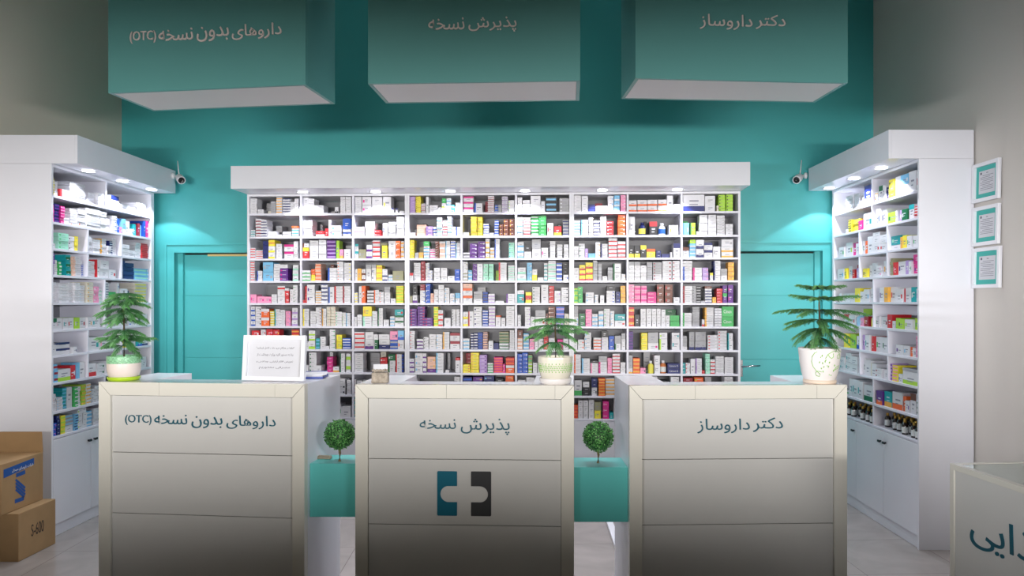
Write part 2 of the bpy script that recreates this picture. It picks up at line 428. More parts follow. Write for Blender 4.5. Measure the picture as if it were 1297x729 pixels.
def carton_bm(bm,w,d,h,st,rnd,mtx=None):
    base,rects=design(st,w,h,rnd)
    if st in ('gw.','nw.'): rects=[]
    xs=sorted({0,1}|{round(r[i],4) for r in rects for i in (0,2)}); zs=sorted({0,1}|{round(r[i],4) for r in rects for i in (1,3)})
    lay=bm.loops.layers.float_color.get('Col') or bm.loops.layers.float_color.new('Col')
    T=(lambda p:mtx@Vector(p)) if mtx is not None else (lambda p:Vector(p))
    g={}
    for i,x in enumerate(xs):
        for j,z in enumerate(zs): g[i,j]=bm.verts.new(T(((x-0.5)*w,0,z*h)))
    X,Z=len(xs)-1,len(zs)-1
    bk=[bm.verts.new(T(p)) for p in ((-w/2,d,0),(w/2,d,0),(w/2,d,h),(-w/2,d,h))]
    def face(vs,c):
        f=bm.faces.new(vs)
        for l in f.loops: l[lay]=c
    for i in range(X):
        for j in range(Z):
            cx=(xs[i]+xs[i+1])/2; cz=(zs[j]+zs[j+1])/2; c=base
            for r in rects:
                if r[0]<cx<r[2] and r[1]<cz<r[3]: c=r[4]
            face([g[i,j],g[i+1,j],g[i+1,j+1],g[i,j+1]],c)
    wr=[r for r in rects if r[0]==0 and r[2]==1]
    bot=[g[i,0] for i in range(X+1)]; top=[g[i,Z] for i in range(X+1)]
    face([bk[0],bk[1]]+bot[::-1],base); face(top+[bk[2],bk[3]],base)
    lf=[g[0,j] for j in range(Z+1)]; rt=[g[X,j] for j in range(Z+1)]
    face([bk[3],bk[0]]+lf,base if not (rects and rects[0][0]==0 and rects[0][2]==0.2) else rects[0][4]); face(rt[::-1]+[bk[1],bk[2]][::1],base)
    face([bk[1],bk[0],bk[3],bk[2]],base)
def parse(s):
    out=[]
    for tk in s.split():
        q=tk.split('+'); a=q[0].split(',')
        segs=[(float(a[2]),int(a[3]),a[4])] if not a[3].startswith('@') else [(float(a[2]),1,a[3])]
        for e in q[1:]:
            e=e.split(',')
            segs.append((float(e[0]),int(e[1]),e[2]))
        out.append((float(a[0]),float(a[1]),segs))
    return out
BOXES=[]   # (kind, frame, u, v, z, w, d, h, rot, style, area_px, row, bay, stackno, level, seed)
BOTTLES=[]
def cell(fr,kind,row,bay,u_lo,u_hi,zb,zt,s,x0,sc,depth=0.11,yb=None):
    rnd=random.Random(hash((kind,row,bay))%99991 if False else row*131+bay*17+len(kind))
    prev=u_lo+0.001; no=0; prevb=u_lo+0.001
    for (a,b,segs) in parse(s):
        no+=1
        back=any('<' in sg[2] for sg in segs)
        pa,pb=x0+a/sc,x0+b/sc
        ua,ub=fr.u(pa),fr.u(pb)
        ua,ub=max(ua,u_lo+0.001),min(ub,u_hi-0.001)
        if not back:
            if ua<prev:
                ua=prev
            if ub-ua<0.012: ub=min(ua+0.014,u_hi-0.001)
            if ub-ua<0.008: continue
            prev=ub+0.0008
        else:
            ua=max(ua,prevb)
            if ub-ua<0.01: continue
            prevb=ub+0.0008
        pm=x0+(a+b)/2/sc
        dpt=fr.d(pm)
        w=ub-ua-0.0008
        v=rnd.uniform(0.008,0.03) if not back else rnd.uniform(0.185,0.2)
        z=zb+0.0003; lvl=0
        for (h,n,st) in segs:
            if n<1: continue
            Hm=h/sc*dpt/F
            if z+Hm>zt-0.004: Hm=zt-0.004-z
            if Hm<0.008: break
            hb=Hm/n
            if hb<0.008: n=max(1,int(Hm/0.008)); hb=Hm/n
            if st.startswith('@'):
                BOTTLES.append((kind,fr,(ua+ub)/2,v+w/2,z,w/2,Hm,st,row,bay,no)); lvl+=1; z+=Hm; continue
            dp=(depth if not back else 0.1)*rnd.uniform(0.85,1.1)
            seed=rnd.random()
            for k in range(n):
                lvl+=1
                rot=max(-1.2,min(1.2,rnd.gauss(0,0.45)))*math.pi/180
                ww=w*0.985-2*abs(rot)*dp
                BOXES.append((kind,fr,(ua+ub)/2+rnd.uniform(-.0005,.0005),v+rnd.uniform(-0.004,0.004) if lvl>1 else v,z,ww,dp,hb-0.0016,rot,st,ww*hb/dpt/dpt*(0.4 if back else 1),row,bay,no,lvl,(seed,n)))
                z+=hb
A,B_,C_=(312,6.296),(512,6.06),(720,6.005)
RW={}
RW[1]=["22,80,122,6,w 80,150,108,5,s< 80,130,35,2,w 165,190,22,1,c 190,232,98,5,s 232,280,148,6,wO- 280,345,122,6,wn^ 345,378,92,5,w 378,412,120,6,w",
"442,488,145,2,w 488,535,120,6,w 537,612,65,2,w 612,655,40,2,s< 700,728,52,1,wk_ 742,785,138,7,w 785,830,145,7,w",
"852,912,155,7,w 915,992,150,2,wm. 992,1078,75,2,w+75,1,w 1085,1150,148,1,wy. 1150,1172,42,1,wn^ 1182,1204,42,1,wn^ 1215,1252,20,1,w",
"32,82,145,7,v 82,125,135,9,yk. 125,160,72,5,wd_ 163,185,125,1,w 188,255,60,2,w 255,285,45,2,w 285,318,75,2,wl_+35,1,g 318,355,115,4,wa_ 357,384,60,2,tw. 386,428,80,2,w",
"450,528,145,3,wm^ 535,598,75,1,wb| 600,640,110,6,d< 640,690,132,8,wd_ 682,718,60,3,bs- 720,745,60,3,s 748,795,122,8,wP_ 797,845,95,4,wl.",
"867,905,115,5,w 907,965,95,4,w 967,1048,135,2,w 1050,1080,85,1,w 1088,1168,118,3,ka- 1190,1265,110,4,sw.",
"40,98,135,5,w 100,150,135,3,w 150,205,60,2,nw. 208,270,90,2,d< 208,300,45,1,w 300,345,125,3,wa. 347,392,125,3,aw_ 397,438,138,5,pw.",
"455,522,86,2,wo_ 527,602,92,2,wo_ 604,680,92,2,wo_ 682,750,92,2,wo_ 752,800,125,1,w 802,848,55,2,w",
"870,1037,130,1,wn_ 1040,1120,120,2,w 1130,1145,45,2,c 1148,1200,132,5,lk. 1203,1255,130,5,lk."]
RW[2]=["22,60,55,3,wt_ 62,110,145,6,wd_ 112,160,135,6,wn_ 160,212,105,4,s< 162,222,45,2,w 228,282,18,1,w 282,350,40,2,w 355,410,70,3,wt_+15,1,o",
"452,522,130,6,w 522,545,115,5,s< 548,618,20,1,w+25,1,r 618,645,65,1,r 648,672,135,2,wP. 675,752,88,2,wa. 760,828,70,2,wb^+75,1,b",
"852,935,78,3,wp- 940,1018,120,2,w 1018,1072,50,2,rw. 1050,1090,125,4,c< 1085,1125,105,1,wn. 1130,1190,115,4,w 1195,1255,155,5,w",
"40,82,68,2,s< 32,82,28,1,w 90,162,90,3,x+8,1,k 150,215,75,3,vP. 218,248,72,3,wb_ 248,290,142,5,wa_ 290,328,120,6,wr- 330,362,152,6,wa_ 362,395,72,3,wO. 397,428,70,3,wb|",
"448,495,28,1,w 510,555,148,5,yO- 557,600,148,4,yO. 605,648,95,5,wb_ 650,685,25,1,wa. 690,725,120,6,bw- 728,758,90,3,BO. 760,800,130,4,BO. 805,848,130,4,BO.",
"867,910,145,6,wa_ 912,970,140,6,wr- 972,1028,155,6,gw- 1030,1090,155,6,gG. 1098,1145,98,1,wr. 1148,1208,72,1,ry_ 1170,1210,110,3,k< 1216,1262,120,5,sn-",
"40,90,115,5,wa_ 95,152,120,5,wa| 155,190,140,6,wO. 190,240,115,5,wn_ 243,290,148,5,w 288,345,108,4,rw. 378,436,158,5,ow.",
"455,508,142,1,ws. 515,535,95,1,k< 538,592,100,@ny 595,618,125,1,k< 618,678,105,1,kr^ 688,740,90,@wb 768,840,78,1,wO.",
"875,940,125,1,gG< 872,922,95,1,aw. 928,970,95,1,lG| 975,1000,30,1,w 1000,1062,155,5,w 1064,1128,155,5,w 1133,1195,150,7,ws. 1200,1258,85,3,w"]
RW[3]=["22,65,88,4,wr- 65,122,70,4,wr_ 120,168,142,4,nw. 170,222,100,2,wy_+50,1,yO- 228,275,120,3,w 292,372,115,2,wm^ 374,408,140,4,w",
"432,495,90,1,ry^+35,1,wB 497,570,145,4,w 572,632,150,4,w 632,705,148,5,Pv- 705,735,145,1,lG| 735,790,118,2,s< 700,768,75,1,pO_ 775,828,75,1,w",
"848,888,118,2,wt^ 888,948,75,1,es. 952,1000,110,2,wP_ 1000,1062,145,4,wr- 1065,1120,105,1,yk|+20,1,e 1130,1188,140,2,w 1188,1225,140,3,ow. 1225,1252,140,4,wO-",
"30,75,142,4,yO. 80,125,100,3,e< 80,108,45,1,s 108,145,45,1,O 147,192,95,4,wa_+35,1,g 190,235,75,4,wm- 235,265,130,7,Bw. 265,312,130,3,xw^ 312,350,135,5,wa| 350,390,135,6,wb- 390,425,120,5,wa|",
"448,500,45,2,wk_ 500,560,115,4,Pw. 562,620,130,4,Pw. 622,655,150,4,wO_ 657,690,80,3,wO_ 692,732,150,4,wb| 800,845,120,4,Mt.",
"865,918,125,3,wa_ 920,975,50,1,w+42,1,k 980,1048,70,1,w+75,1,s 1050,1105,80,1,wm. 1108,1160,130,5,wk| 1162,1215,105,5,wk| 1215,1262,105,4,wk|",
"40,78,90,3,w 80,125,110,3,wG. 125,150,72,1,v 152,205,35,1,a 205,243,120,3,wO. 245,300,108,4,wn| 305,372,150,5,wr_ 375,436,125,4,wr_",
"458,500,95,1,ky_ 502,546,95,1,ky_ 548,594,95,1,ky^ 596,665,70,1,yo^ 668,708,55,2,n 710,770,30,1,nw. 775,792,42,1,w 800,852,110,1,wn^",
"872,922,82,1,wB^ 924,970,108,4,aw_+30,1,l 972,1032,135,2,wn_ 1034,1100,115,2,wn^ 1102,1160,85,1,ws. 1165,1258,85,2,wO_+55,1,ws."]
RW[4]=["20,60,158,8,wr- 62,110,155,3,k< 72,118,82,3,wb| 120,205,72,1,as.+80,1,as. 205,258,138,5,w 258,325,102,3,Pm.+30,1,w 362,408,128,3,wM_",
"435,508,85,3,wg_ 510,542,50,1,y+45,2,or. 542,592,138,5,xo- 610,640,140,4,B< 643,718,105,4,wb| 718,770,155,6,wo. 770,828,145,5,wy.",
"850,880,95,1,w 880,912,100,1,O 912,945,95,2,wB_ 947,990,100,1,w+30,1,s 990,1030,105,2,wn.+25,1,s 1032,1080,125,3,yO- 1080,1122,65,2,wn_+30,1,w 1125,1160,50,2,wa_ 1160,1250,80,1,e",
"30,68,62,1,wr^ 70,122,138,5,ws. 124,158,150,5,dr. 158,190,138,6,wb. 190,215,80,3,wb. 225,275,100,3,w 277,328,100,3,w 328,385,38,1,w 385,425,88,2,b",
"446,486,75,3,we_+70,2,we. 488,520,82,3,aw_ 522,556,130,4,Pv. 558,602,130,3,w 604,642,130,3,Mw. 644,684,130,3,Mg. 684,720,85,2,l< 722,785,140,5,wr| 795,845,120,6,wM_",
"865,935,102,2,wM_ 940,980,138,3,aw. 980,1020,45,1,y+43,1,w 1022,1070,25,1,w 1072,1100,135,5,wt_ 1102,1165,140,4,wM-+18,1,w 1167,1212,135,4,bw- 1215,1262,150,5,k< 1220,1262,45,1,wb.",
"40,82,98,2,w 83,130,120,3,yr_ 130,187,138,3,yr_ 187,222,155,6,s 225,255,130,5,s 258,298,35,1,w 295,338,100,4,s 340,402,130,2,wG| 400,436,50,2,wO.",
"457,503,115,4,w+28,1,s 504,548,115,4,w+28,1,s 549,595,115,4,w 597,640,140,7,s 645,715,50,2,wd.+90,4,sd. 718,790,150,5,wd. 793,850,150,5,wd.",
"872,945,105,4,wb|+45,2,w 948,1020,98,3,wm| 1020,1068,98,3,vp. 1078,1105,58,1,wy^ 1105,1160,150,4,wn| 1160,1213,40,1,w+50,2,s 1215,1262,138,4,Oy."]
RW[5]=["18,75,70,1,pm. 75,135,55,1,pm. 135,195,52,1,pm. 197,238,70,3,w 240,300,98,2,w+38,1,wr- 303,335,98,2,rw.+20,1,w 337,366,110,2,w 368,405,110,4,wG.+32,1,wg.",
"430,455,25,1,r 455,475,135,5,r 475,540,72,1,wP.+75,1,wP. 540,590,100,5,wO_ 592,645,155,5,wn^ 645,692,130,1,wb| 692,762,135,6,wr| 762,828,135,6,wd|",
"848,885,85,4,wy- 870,900,145,3,e< 890,912,135,1,w 912,945,138,1,ow. 957,1012,100,4,wk_ 1014,1055,105,4,wo| 1055,1095,90,4,wo. 1098,1145,85,3,w+45,2,s 1148,1188,38,1,w 1190,1250,138,5,yl-",
"30,60,55,1,e 60,97,62,1,wP_+75,2,k 118,158,98,3,wb.+45,2,dw. 160,195,150,4,bw. 195,222,75,2,xr. 225,258,70,2,wk.+35,1,w 260,305,138,4,w 307,345,118,4,wa. 347,385,75,2,wa. 388,425,38,1,wa.+40,1,a",
"445,522,115,2,wo^+35,1,x 530,600,30,1,w+60,3,s 540,607,125,3,s< 600,640,88,4,nb- 642,695,72,3,wv_ 697,765,18,1,w 780,848,72,2,wP|",
"867,920,68,1,tr.+30,1,wp. 930,978,85,1,yr- 982,1042,125,5,wG. 1048,1108,140,2,w 1110,1150,132,4,rw. 1153,1202,95,2,wv. 1204,1262,120,4,wk.",
"40,72,115,3,lg- 73,110,125,3,gl. 130,195,42,1,wa.+40,1,wa. 200,228,65,2,wa. 240,275,60,1,w 290,355,95,4,wb.+35,1,k 360,395,88,2,nb. 398,436,132,3,Oy.",
"457,502,142,5,pw. 504,552,132,3,pm- 554,598,132,3,pm- 602,672,85,3,mp. 674,728,142,3,Br. 737,797,142,3,Br. 802,850,45,1,w",
"872,945,130,4,wd| 946,975,130,6,sk. 975,1010,130,6,ks- 1012,1040,18,1,s 1042,1096,110,5,wn_+20,1,B 1098,1128,45,1,Oy. 1130,1175,112,5,rp. 1176,1212,75,1,Pg^+60,1,Pg. 1215,1258,72,1,Pm.+68,1,Pm."]
RW[6]=["15,60,155,4,wb_ 60,108,155,4,wk. 110,175,68,1,ow^+70,1,ow^ 177,212,120,6,yw- 215,262,135,6,wt| 262,303,130,6,w 305,345,120,3,pv. 355,402,145,3,wv_",
"430,492,138,6,wy| 500,548,120,6,w 550,595,148,6,wd. 597,630,140,6,wO| 632,663,155,6,cx. 665,702,155,6,cx. 705,758,115,5,wg. 758,790,108,5,wl. 790,825,105,5,wa|",
"848,880,75,4,w 880,920,92,4,w 925,997,78,2,wM|+80,1,yO. 1000,1043,120,5,wM. 1045,1086,145,6,wG| 1088,1132,52,1,w 1140,1178,78,3,wa_ 1180,1252,85,2,wG^+50,1,tr.",
"30,92,135,6,Pr. 95,155,152,7,Pr. 157,218,65,3,Pr. 222,257,150,4,yl- 258,297,125,3,wr_ 305,355,65,1,w 360,392,130,6,wk. 394,425,130,6,wk.",
"446,488,112,2,wy_ 490,530,115,1,wr| 532,595,150,4,wn. 597,642,125,6,bw- 645,698,155,6,wv_ 700,740,72,1,w+12,1,o 742,775,65,1,w 780,845,155,5,w",
"867,895,88,2,w 925,968,150,4,wv. 970,1003,75,2,ws. 1005,1085,75,1,wr.+50,1,s 1087,1103,100,2,B 1105,1160,152,5,Bx. 1165,1228,152,4,bv- 1230,1265,98,2,c",
"40,75,75,2,wa.+80,3,s 80,128,98,2,Gg. 130,178,132,3,pm. 180,225,95,3,wa_ 228,268,118,3,wa_ 270,318,135,5,wg. 320,350,118,3,wa. 352,436,45,1,wr.+50,1,tw.",
"456,502,148,3,rO- 505,545,90,1,k 550,592,40,1,w+95,2,w 594,634,88,2,w+48,1,w 636,672,88,2,w+48,1,w 674,705,88,2,w+48,1,w 706,740,88,2,w+42,1,w 742,774,85,2,w 752,848,130,4,G< 776,848,85,2,gw.",
"870,943,105,5,wg| 945,1002,150,8,s 1020,1040,55,1,wr_ 1042,1110,145,7,wO| 1112,1168,140,7,ws_ 1170,1262,75,1,gw.+80,1,gw."]
RW[7]=["40,100,148,3,rw. 102,145,155,3,wr. 147,200,158,3,rp. 202,255,155,3,rO. 350,410,155,5,rO-",
"432,491,60,2,w 493,545,68,1,wl_+80,2,wl_ 547,578,85,3,ta- 580,625,100,3,w 627,658,25,1,w 660,705,158,5,wg. 710,755,115,2,yl. 762,828,88,4,bw-",
"848,938,138,4,wr- 940,1010,78,1,wP_+60,1,w 1012,1048,75,1,Gw|+45,1,w 1050,1138,35,1,n+45,1,w+40,1,w 1140,1203,75,2,bs-+70,1,pn. 1205,1255,75,1,wo.+75,1,ab_",
"30,78,142,5,wr. 90,143,80,3,wP_ 145,185,95,4,wk. 187,241,118,3,w 243,291,118,4,wa. 293,345,135,6,wO| 348,425,128,2,wd^",
"448,500,85,3,wa_ 505,530,125,6,nw- 532,562,128,6,nw- 563,600,130,6,bn- 602,640,135,7,xn- 645,682,68,1,w 684,725,52,1,nw. 727,803,48,2,wG_+90,4,eG_ 806,845,150,8,w",
"865,908,90,3,xw-+60,1,B 912,956,125,4,aw- 960,998,82,2,pv. 1000,1028,82,2,w 1030,1068,85,2,wk. 1070,1105,130,3,rd. 1108,1170,90,2,w 1175,1218,80,1,md. 1220,1262,85,2,w",
"40,68,62,1,w 72,120,78,2,wo. 122,175,132,4,wa. 190,250,92,4,wo_ 252,305,95,4,wv.+50,1,k 308,350,105,2,bn. 352,402,48,1,wG+60,2,s 404,436,82,2,w+45,1,s",
"457,495,140,6,Pn- 555,602,130,4,yl. 605,685,55,1,wm.+80,1,s 692,755,85,1,wl|+48,1,wl. 788,850,85,1,wt.+48,1,wt.",
"870,905,28,1,w+80,4,s 922,963,70,1,sn_+70,1,s 965,1008,70,1,sn_+70,1,s 1010,1052,70,1,sn_+70,1,s 1060,1138,115,5,wr. 1140,1212,148,6,wr. 1215,1255,75,1,wt|+55,1,wt|"]
RW[8]=["",
"432,488,55,2,w 490,550,158,5,wG. 552,595,55,1,w 605,632,150,4,w< 634,683,122,4,md. 700,735,105,3,O< 685,735,45,1,wO_ 740,780,152,3,wG| 790,828,150,2,wl-",
"848,930,155,5,w 940,1020,145,4,s< 1025,1070,155,3,c< 1065,1120,120,3,rw. 1125,1183,95,2,wG|+50,1,Gw. 1185,1235,148,3,wr| 1237,1252,150,5,nb-",
"30,75,108,3,wP_ 78,138,150,3,wa. 140,170,150,4,wP_ 172,238,28,1,P+95,2,xO. 240,300,152,6,wa| 302,325,140,5,s< 310,340,20,1,w 388,425,95,1,w+20,1,r",
"448,505,140,5,d< 446,506,65,3,yr. 508,572,155,6,yO. 575,635,140,5,vP. 637,683,78,4,wg_ 685,755,120,6,mo- 757,776,70,2,mp. 778,845,60,1,ow^+60,2,ro-",
"862,903,148,5,bw. 904,948,158,5,bw. 950,982,80,3,lw-+60,2,eg- 985,1022,80,2,w 1025,1060,120,1,w",
"40,95,145,5,wo| 100,165,115,4,wa| 168,228,78,3,wp|+20,1,k 230,295,88,4,wm|+45,2,s 297,333,118,4,pm. 335,395,150,6,wr_ 397,436,85,4,w",
"455,490,40,1,wO_+100,2,s 492,545,118,4,oO- 548,590,42,1,pk. 592,603,38,1,kg. 590,645,150,2,s< 605,652,95,@yw 655,698,140,2,ws. 700,750,98,@ow 755,850,78,2,nw.",
"870,892,82,3,tw. 893,928,82,3,wr. 930,968,115,1,w 970,1018,118,4,wv| 1020,1043,25,1,r 1045,1080,118,4,Mw.+35,1,M 1083,1120,110,4,wr_ 1122,1188,135,8,w 1190,1258,128,7,w"]
D9=(380,5.607); E9=(720,5.607)
for r in range(1,9):
    for b in range(9):
        k,j=divmod(b,3); lo=edges[k]+0.018 if j==0 else RF.u(divs[k][j-1])+0.008; hi=edges[k+1]-0.018 if j==2 else RF.u(divs[k][j])-0.008
        x0,sc=(A,B_,C_)[k]
        zt=(RTOP-0.018) if r==1 else RZ[r-2]-TH
        cell(RF,'medicine_box',r,b+1,lo,hi,RZ[r-1],zt,RW[r][b],x0,sc)
def bayedge(b):
    k,j=divmod(b,3); return (edges[k]+0.018 if j==0 else RF.u(divs[k][j-1])+0.008, edges[k+1]-0.018 if j==2 else RF.u(divs[k][j])-0.008)
ex={(9,2):(D9,"190,253,70,2,w 255,318,75,2,wk.+40,1,w 320,358,105,4,wk|"),(9,3):(D9,"370,387,110,4,wr. 388,440,100,3,w. 444,500,105,3,wr."),
(10,2):(D9,"190,233,95,1,wg. 235,288,92,1,wg. 290,358,78,1,w"),(10,3):(D9,"370,387,150,4,tO. 390,440,100,3,w"),
(9,7):(E9,"38,98,110,1,wg_ 103,150,60,2,k+40,1,w 165,205,60,1,wk.+65,2,n 213,262,45,2,oO-+80,4,oO- 264,330,125,5,wO- 332,363,135,6,wM_"),
(10,7):(E9,"38,68,95,4,or- 70,103,130,3,w 105,141,130,3,w 143,183,135,3,w 185,232,60,1,yl.+60,1,e 245,288,125,3,mp. 290,320,45,1,t 322,362,140,4,w"),
(9,4):(B_,"40,100,120,4,ws. 110,170,90,3,w 380,425,140,4,w"),(9,5):(B_,"448,520,140,4,nb- 525,600,140,4,PO. 610,690,150,4,na. 700,760,130,4,k 775,840,150,4,oO."),
(9,6):(B_,"870,930,120,3,ws. 935,1000,140,4,w 1010,1060,140,4,w. 1100,1200,120,4,w"),(9,8):(C_,"460,560,135,4,w 610,680,150,4,ws. 700,760,120,3,k 780,845,148,4,ws."),
(9,9):(C_,"875,950,140,4,d 960,1030,145,4,ol. 1040,1090,150,4,s 1190,1258,150,6,w")}
for (r,b),((x0,sc),s) in ex.items():
    lo,hi=bayedge(b-1); cell(RF,'medicine_box',r,b,lo,hi,RZ[r-1],RZ[r-2]-TH,s,x0,sc)
# side units: crops (x0, scale) per row
LT=(60,7.29)
LR={1:["38,78,170,7,yw- 80,130,50,1,wP.+85,1,w 132,240,75,1,wr| 140,235,140,7,s< 242,385,165,9,s 415,475,105,6,w 477,535,115,5,w","565,608,80,3,w 610,685,125,1,wn^ 690,780,65,1,w 782,845,55,1,w 850,940,110,5,w"],
2:["38,88,160,4,mP. 90,138,175,6,nP- 140,178,160,6,mp- 180,230,40,1,w+20,1,w 232,298,25,1,wo.+130,5,w 300,368,40,1,wo.+120,5,w 370,500,180,7,w 502,558,170,7,w 560,608,120,4,w 610,653,150,4,wb. 655,680,130,1,bw. 682,708,60,1,pw. 710,742,140,1,aw_ 745,790,130,1,wa. 795,820,60,1,wn. 822,850,110,1,tw. 852,875,120,1,dm. 877,900,110,1,a 902,920,150,1,bn. 922,945,155,1,mp."],
3:["38,75,165,5,mP- 77,115,50,1,w 118,213,150,4,Mg. 215,270,130,3,wk. 272,305,135,3,y","390,425,150,8,w 426,440,130,6,n 442,513,130,6,w 515,568,140,7,wO| 570,600,80,4,w 602,630,130,6,nw- 632,670,160,7,w","705,768,110,3,w 770,833,65,2,w 835,888,140,5,w 890,945,140,8,rd-"],
4:["35,80,200,4,Pm. 82,123,140,4,w 125,148,130,4,gw- 205,250,195,3,tG- 252,283,180,5,xw. 285,348,185,5,w 350,370,110,6,bw-","380,473,150,4,w 475,505,165,1,wr| 507,583,160,2,w 585,650,80,1,wr.","705,728,170,5,nw. 730,818,150,4,nw. 820,933,105,3,aM- 935,948,105,3,aw-"],
5:["28,128,190,9,w 130,220,170,6,w 222,263,185,8,w 265,320,185,8,w 322,370,160,7,wa. 380,438,190,5,cO. 440,488,150,3,pw. 490,520,130,4,wM_","550,578,190,8,wn_ 580,658,100,1,wg^ 660,683,180,3,wb. 685,753,130,3,w 755,780,110,2,n 830,935,180,6,cy-"],
6:["28,103,110,1,wG^ 105,168,110,1,wp. 170,213,105,1,wt. 215,268,105,1,wr. 270,318,105,1,lw. 320,383,100,1,wd. 385,428,100,1,wO. 430,500,100,1,wt.","540,578,90,1,wy. 580,648,85,1,wy. 650,730,80,1,wa. 770,858,60,2,wb. 860,945,100,1,wn."],
7:["28,108,100,1,w 110,248,110,2,wn^ 250,285,60,1,wn.","390,498,130,1,wt. 500,568,130,1,wp. 570,640,110,2,wt.","710,780,60,1,yG. 800,838,70,1,w 840,888,60,1,tb_ 890,945,60,1,wn_"],
8:["30,73,180,1,Pb. 75,115,170,3,ad- 117,243,110,1,wl_ 245,298,130,1,rw. 300,365,150,1,wa|","390,478,120,1,wr_ 480,550,110,2,wG. 552,640,120,2,w","760,833,80,2,w 835,898,80,2,w 900,945,100,1,wb|"],
9:["28,55,200,6,ox- 57,113,160,7,w 115,173,120,5,wa. 175,216,195,6,ta- 218,268,190,1,w 270,300,180,5,gw- 302,333,180,4,w 335,373,190,6,lO- 375,415,190,6,wO- 420,450,130,4,wn. 455,520,150,5,w","540,600,140,5,wa. 610,700,140,5,w 720,800,150,5,wn. 820,930,140,5,w"],
10:["28,73,190,6,nP- 75,108,120,3,bm. 110,143,180,5,nk. 145,188,170,4,yl- 190,268,60,1,w+100,3,sa- 270,300,150,6,an- 302,348,190,4,wl. 350,387,190,4,w 390,445,140,4,aw- 450,520,150,5,wG.","540,600,150,5,w 620,700,150,5,wb. 720,900,140,5,w"]}
def siderows(fr,rows,cr,Z,Dv,u_start,u_end,top):
    for r,cells in rows.items():
        es=[u_start]+[d for d in Dv[r-1]]+[u_end]
        for i,s in enumerate(cells):
            lo=es[i]+(0.008 if i else 0); hi=es[i+1]-(0.008 if i+1<len(es)-1 else 0)
            x0,sc=cr(r)
            cell(fr,'product_carton',r,i+1 if fr is LF else i+11,lo,hi,Z[r-1],(top-0.018) if r==1 else Z[r-2]-TH,s,x0,sc,depth=0.13)
siderows(LF,LR,lambda r:LT,LZ,Ld,0.018,uL-0.045,2.462)
GR={1:["235,308,150,7,w 310,368,150,7,w 370,428,150,7,w 430,505,200,1,nw_","525,558,110,4,wO_ 560,603,160,1,wG^ 605,628,150,1,w 630,665,130,2,nP. 668,723,190,3,yG. 725,783,205,2,wa. 785,868,100,1,w+105,1,aw. 870,943,215,1,w 945,975,200,1,wr."],
2:["235,262,40,1,wG. 265,298,130,5,yk- 300,368,125,5,yk. 370,410,100,1,mv. 412,500,160,1,wt. 500,515,70,1,n","535,578,180,1,wb. 580,633,170,1,wn. 640,738,120,1,lG. 740,763,120,1,wl. 765,808,120,1,vw. 810,873,115,1,Gw. 875,928,150,1,wt^ 930,975,120,4,rw-"],
3:["150,200,95,1,wg. 205,263,130,1,wl. 265,298,120,1,mw. 300,345,110,1,w","360,383,125,1,wg. 385,413,120,1,ow. 415,463,155,1,w 465,528,80,1,wr.+70,1,w+35,1,w 530,595,75,1,wr.+80,2,w","605,703,45,1,w+85,1,tM. 705,728,110,1,O 730,768,120,1,yO. 770,813,110,1,wg. 815,863,105,1,wg. 865,888,105,1,wg."],
4:["140,198,95,1,wa. 200,223,100,1,yG. 225,258,115,1,wa. 260,283,85,1,ro. 285,306,125,@rd 308,348,95,1,vw.","365,408,85,1,yk. 410,433,110,1,w 435,488,130,1,w 490,538,100,2,wp. 540,600,140,1,wO.","625,648,160,5,eO. 650,688,120,1,rp. 690,758,125,1,wP. 760,788,130,1,vw. 790,818,120,1,wg. 820,888,90,1,mP.+90,1,mP."],
5:["150,178,80,1,wr. 180,248,80,1,w 250,298,85,1,wG. 300,343,130,1,yw. 345,378,100,1,wO. 380,428,120,1,wa. 430,465,130,1,w","525,568,135,1,wP. 570,608,140,1,O 610,663,140,1,wr. 665,733,120,1,wr. 735,803,130,1,wr| 805,853,140,1,tw. 855,888,125,1,wv."],
6:["165,235,150,1,l< 180,238,100,1,wr^ 240,298,95,1,wr. 300,345,120,@aw 350,383,80,1,pw. 385,423,95,1,dO. 425,468,120,@yw","482,518,100,1,wg. 520,578,100,1,wd. 580,623,125,1,rd. 625,653,70,1,w 655,698,100,1,lg. 700,758,95,1,lk. 760,833,95,1,wl. 835,885,110,1,lg."],
7:["195,238,130,1,yg. 240,293,130,1,lg. 295,348,120,1,wb_","360,393,140,1,vP. 395,438,145,1,wt. 440,468,140,1,rd. 470,528,140,1,wg. 530,583,140,1,wG. 585,603,130,1,wr.","660,733,95,1,wP. 735,793,95,1,wa. 795,828,90,1,o 830,858,90,1,wP. 860,888,200,5,pm."],
8:["150,198,120,2,wt. 200,248,165,2,wt. 250,318,150,2,w","325,373,150,1,wG. 375,428,140,1,w 430,483,120,1,wc 485,548,90,2,wd. 550,600,90,1,wg.","614,638,160,5,vP- 640,688,150,5,yp- 690,733,80,1,wb. 735,888,120,1,wl_+30,1,s"],
9:["150,235,45,1,wg. 240,268,160,1,wt. 270,323,165,1,wt. 325,373,165,1,wt. 375,465,150,1,wG_","495,553,130,1,Po_ 555,623,140,1,tO_ 625,718,160,1,wo_ 720,748,140,1,oB. 750,788,110,1,wP. 790,843,190,1,wB^ 845,888,140,3,wG-"]}
siderows(GF,GR,lambda r:(1040,8.1) if r<=2 else (1040,7.29),GZ,Gd,0.03,uG-0.018,2.452)
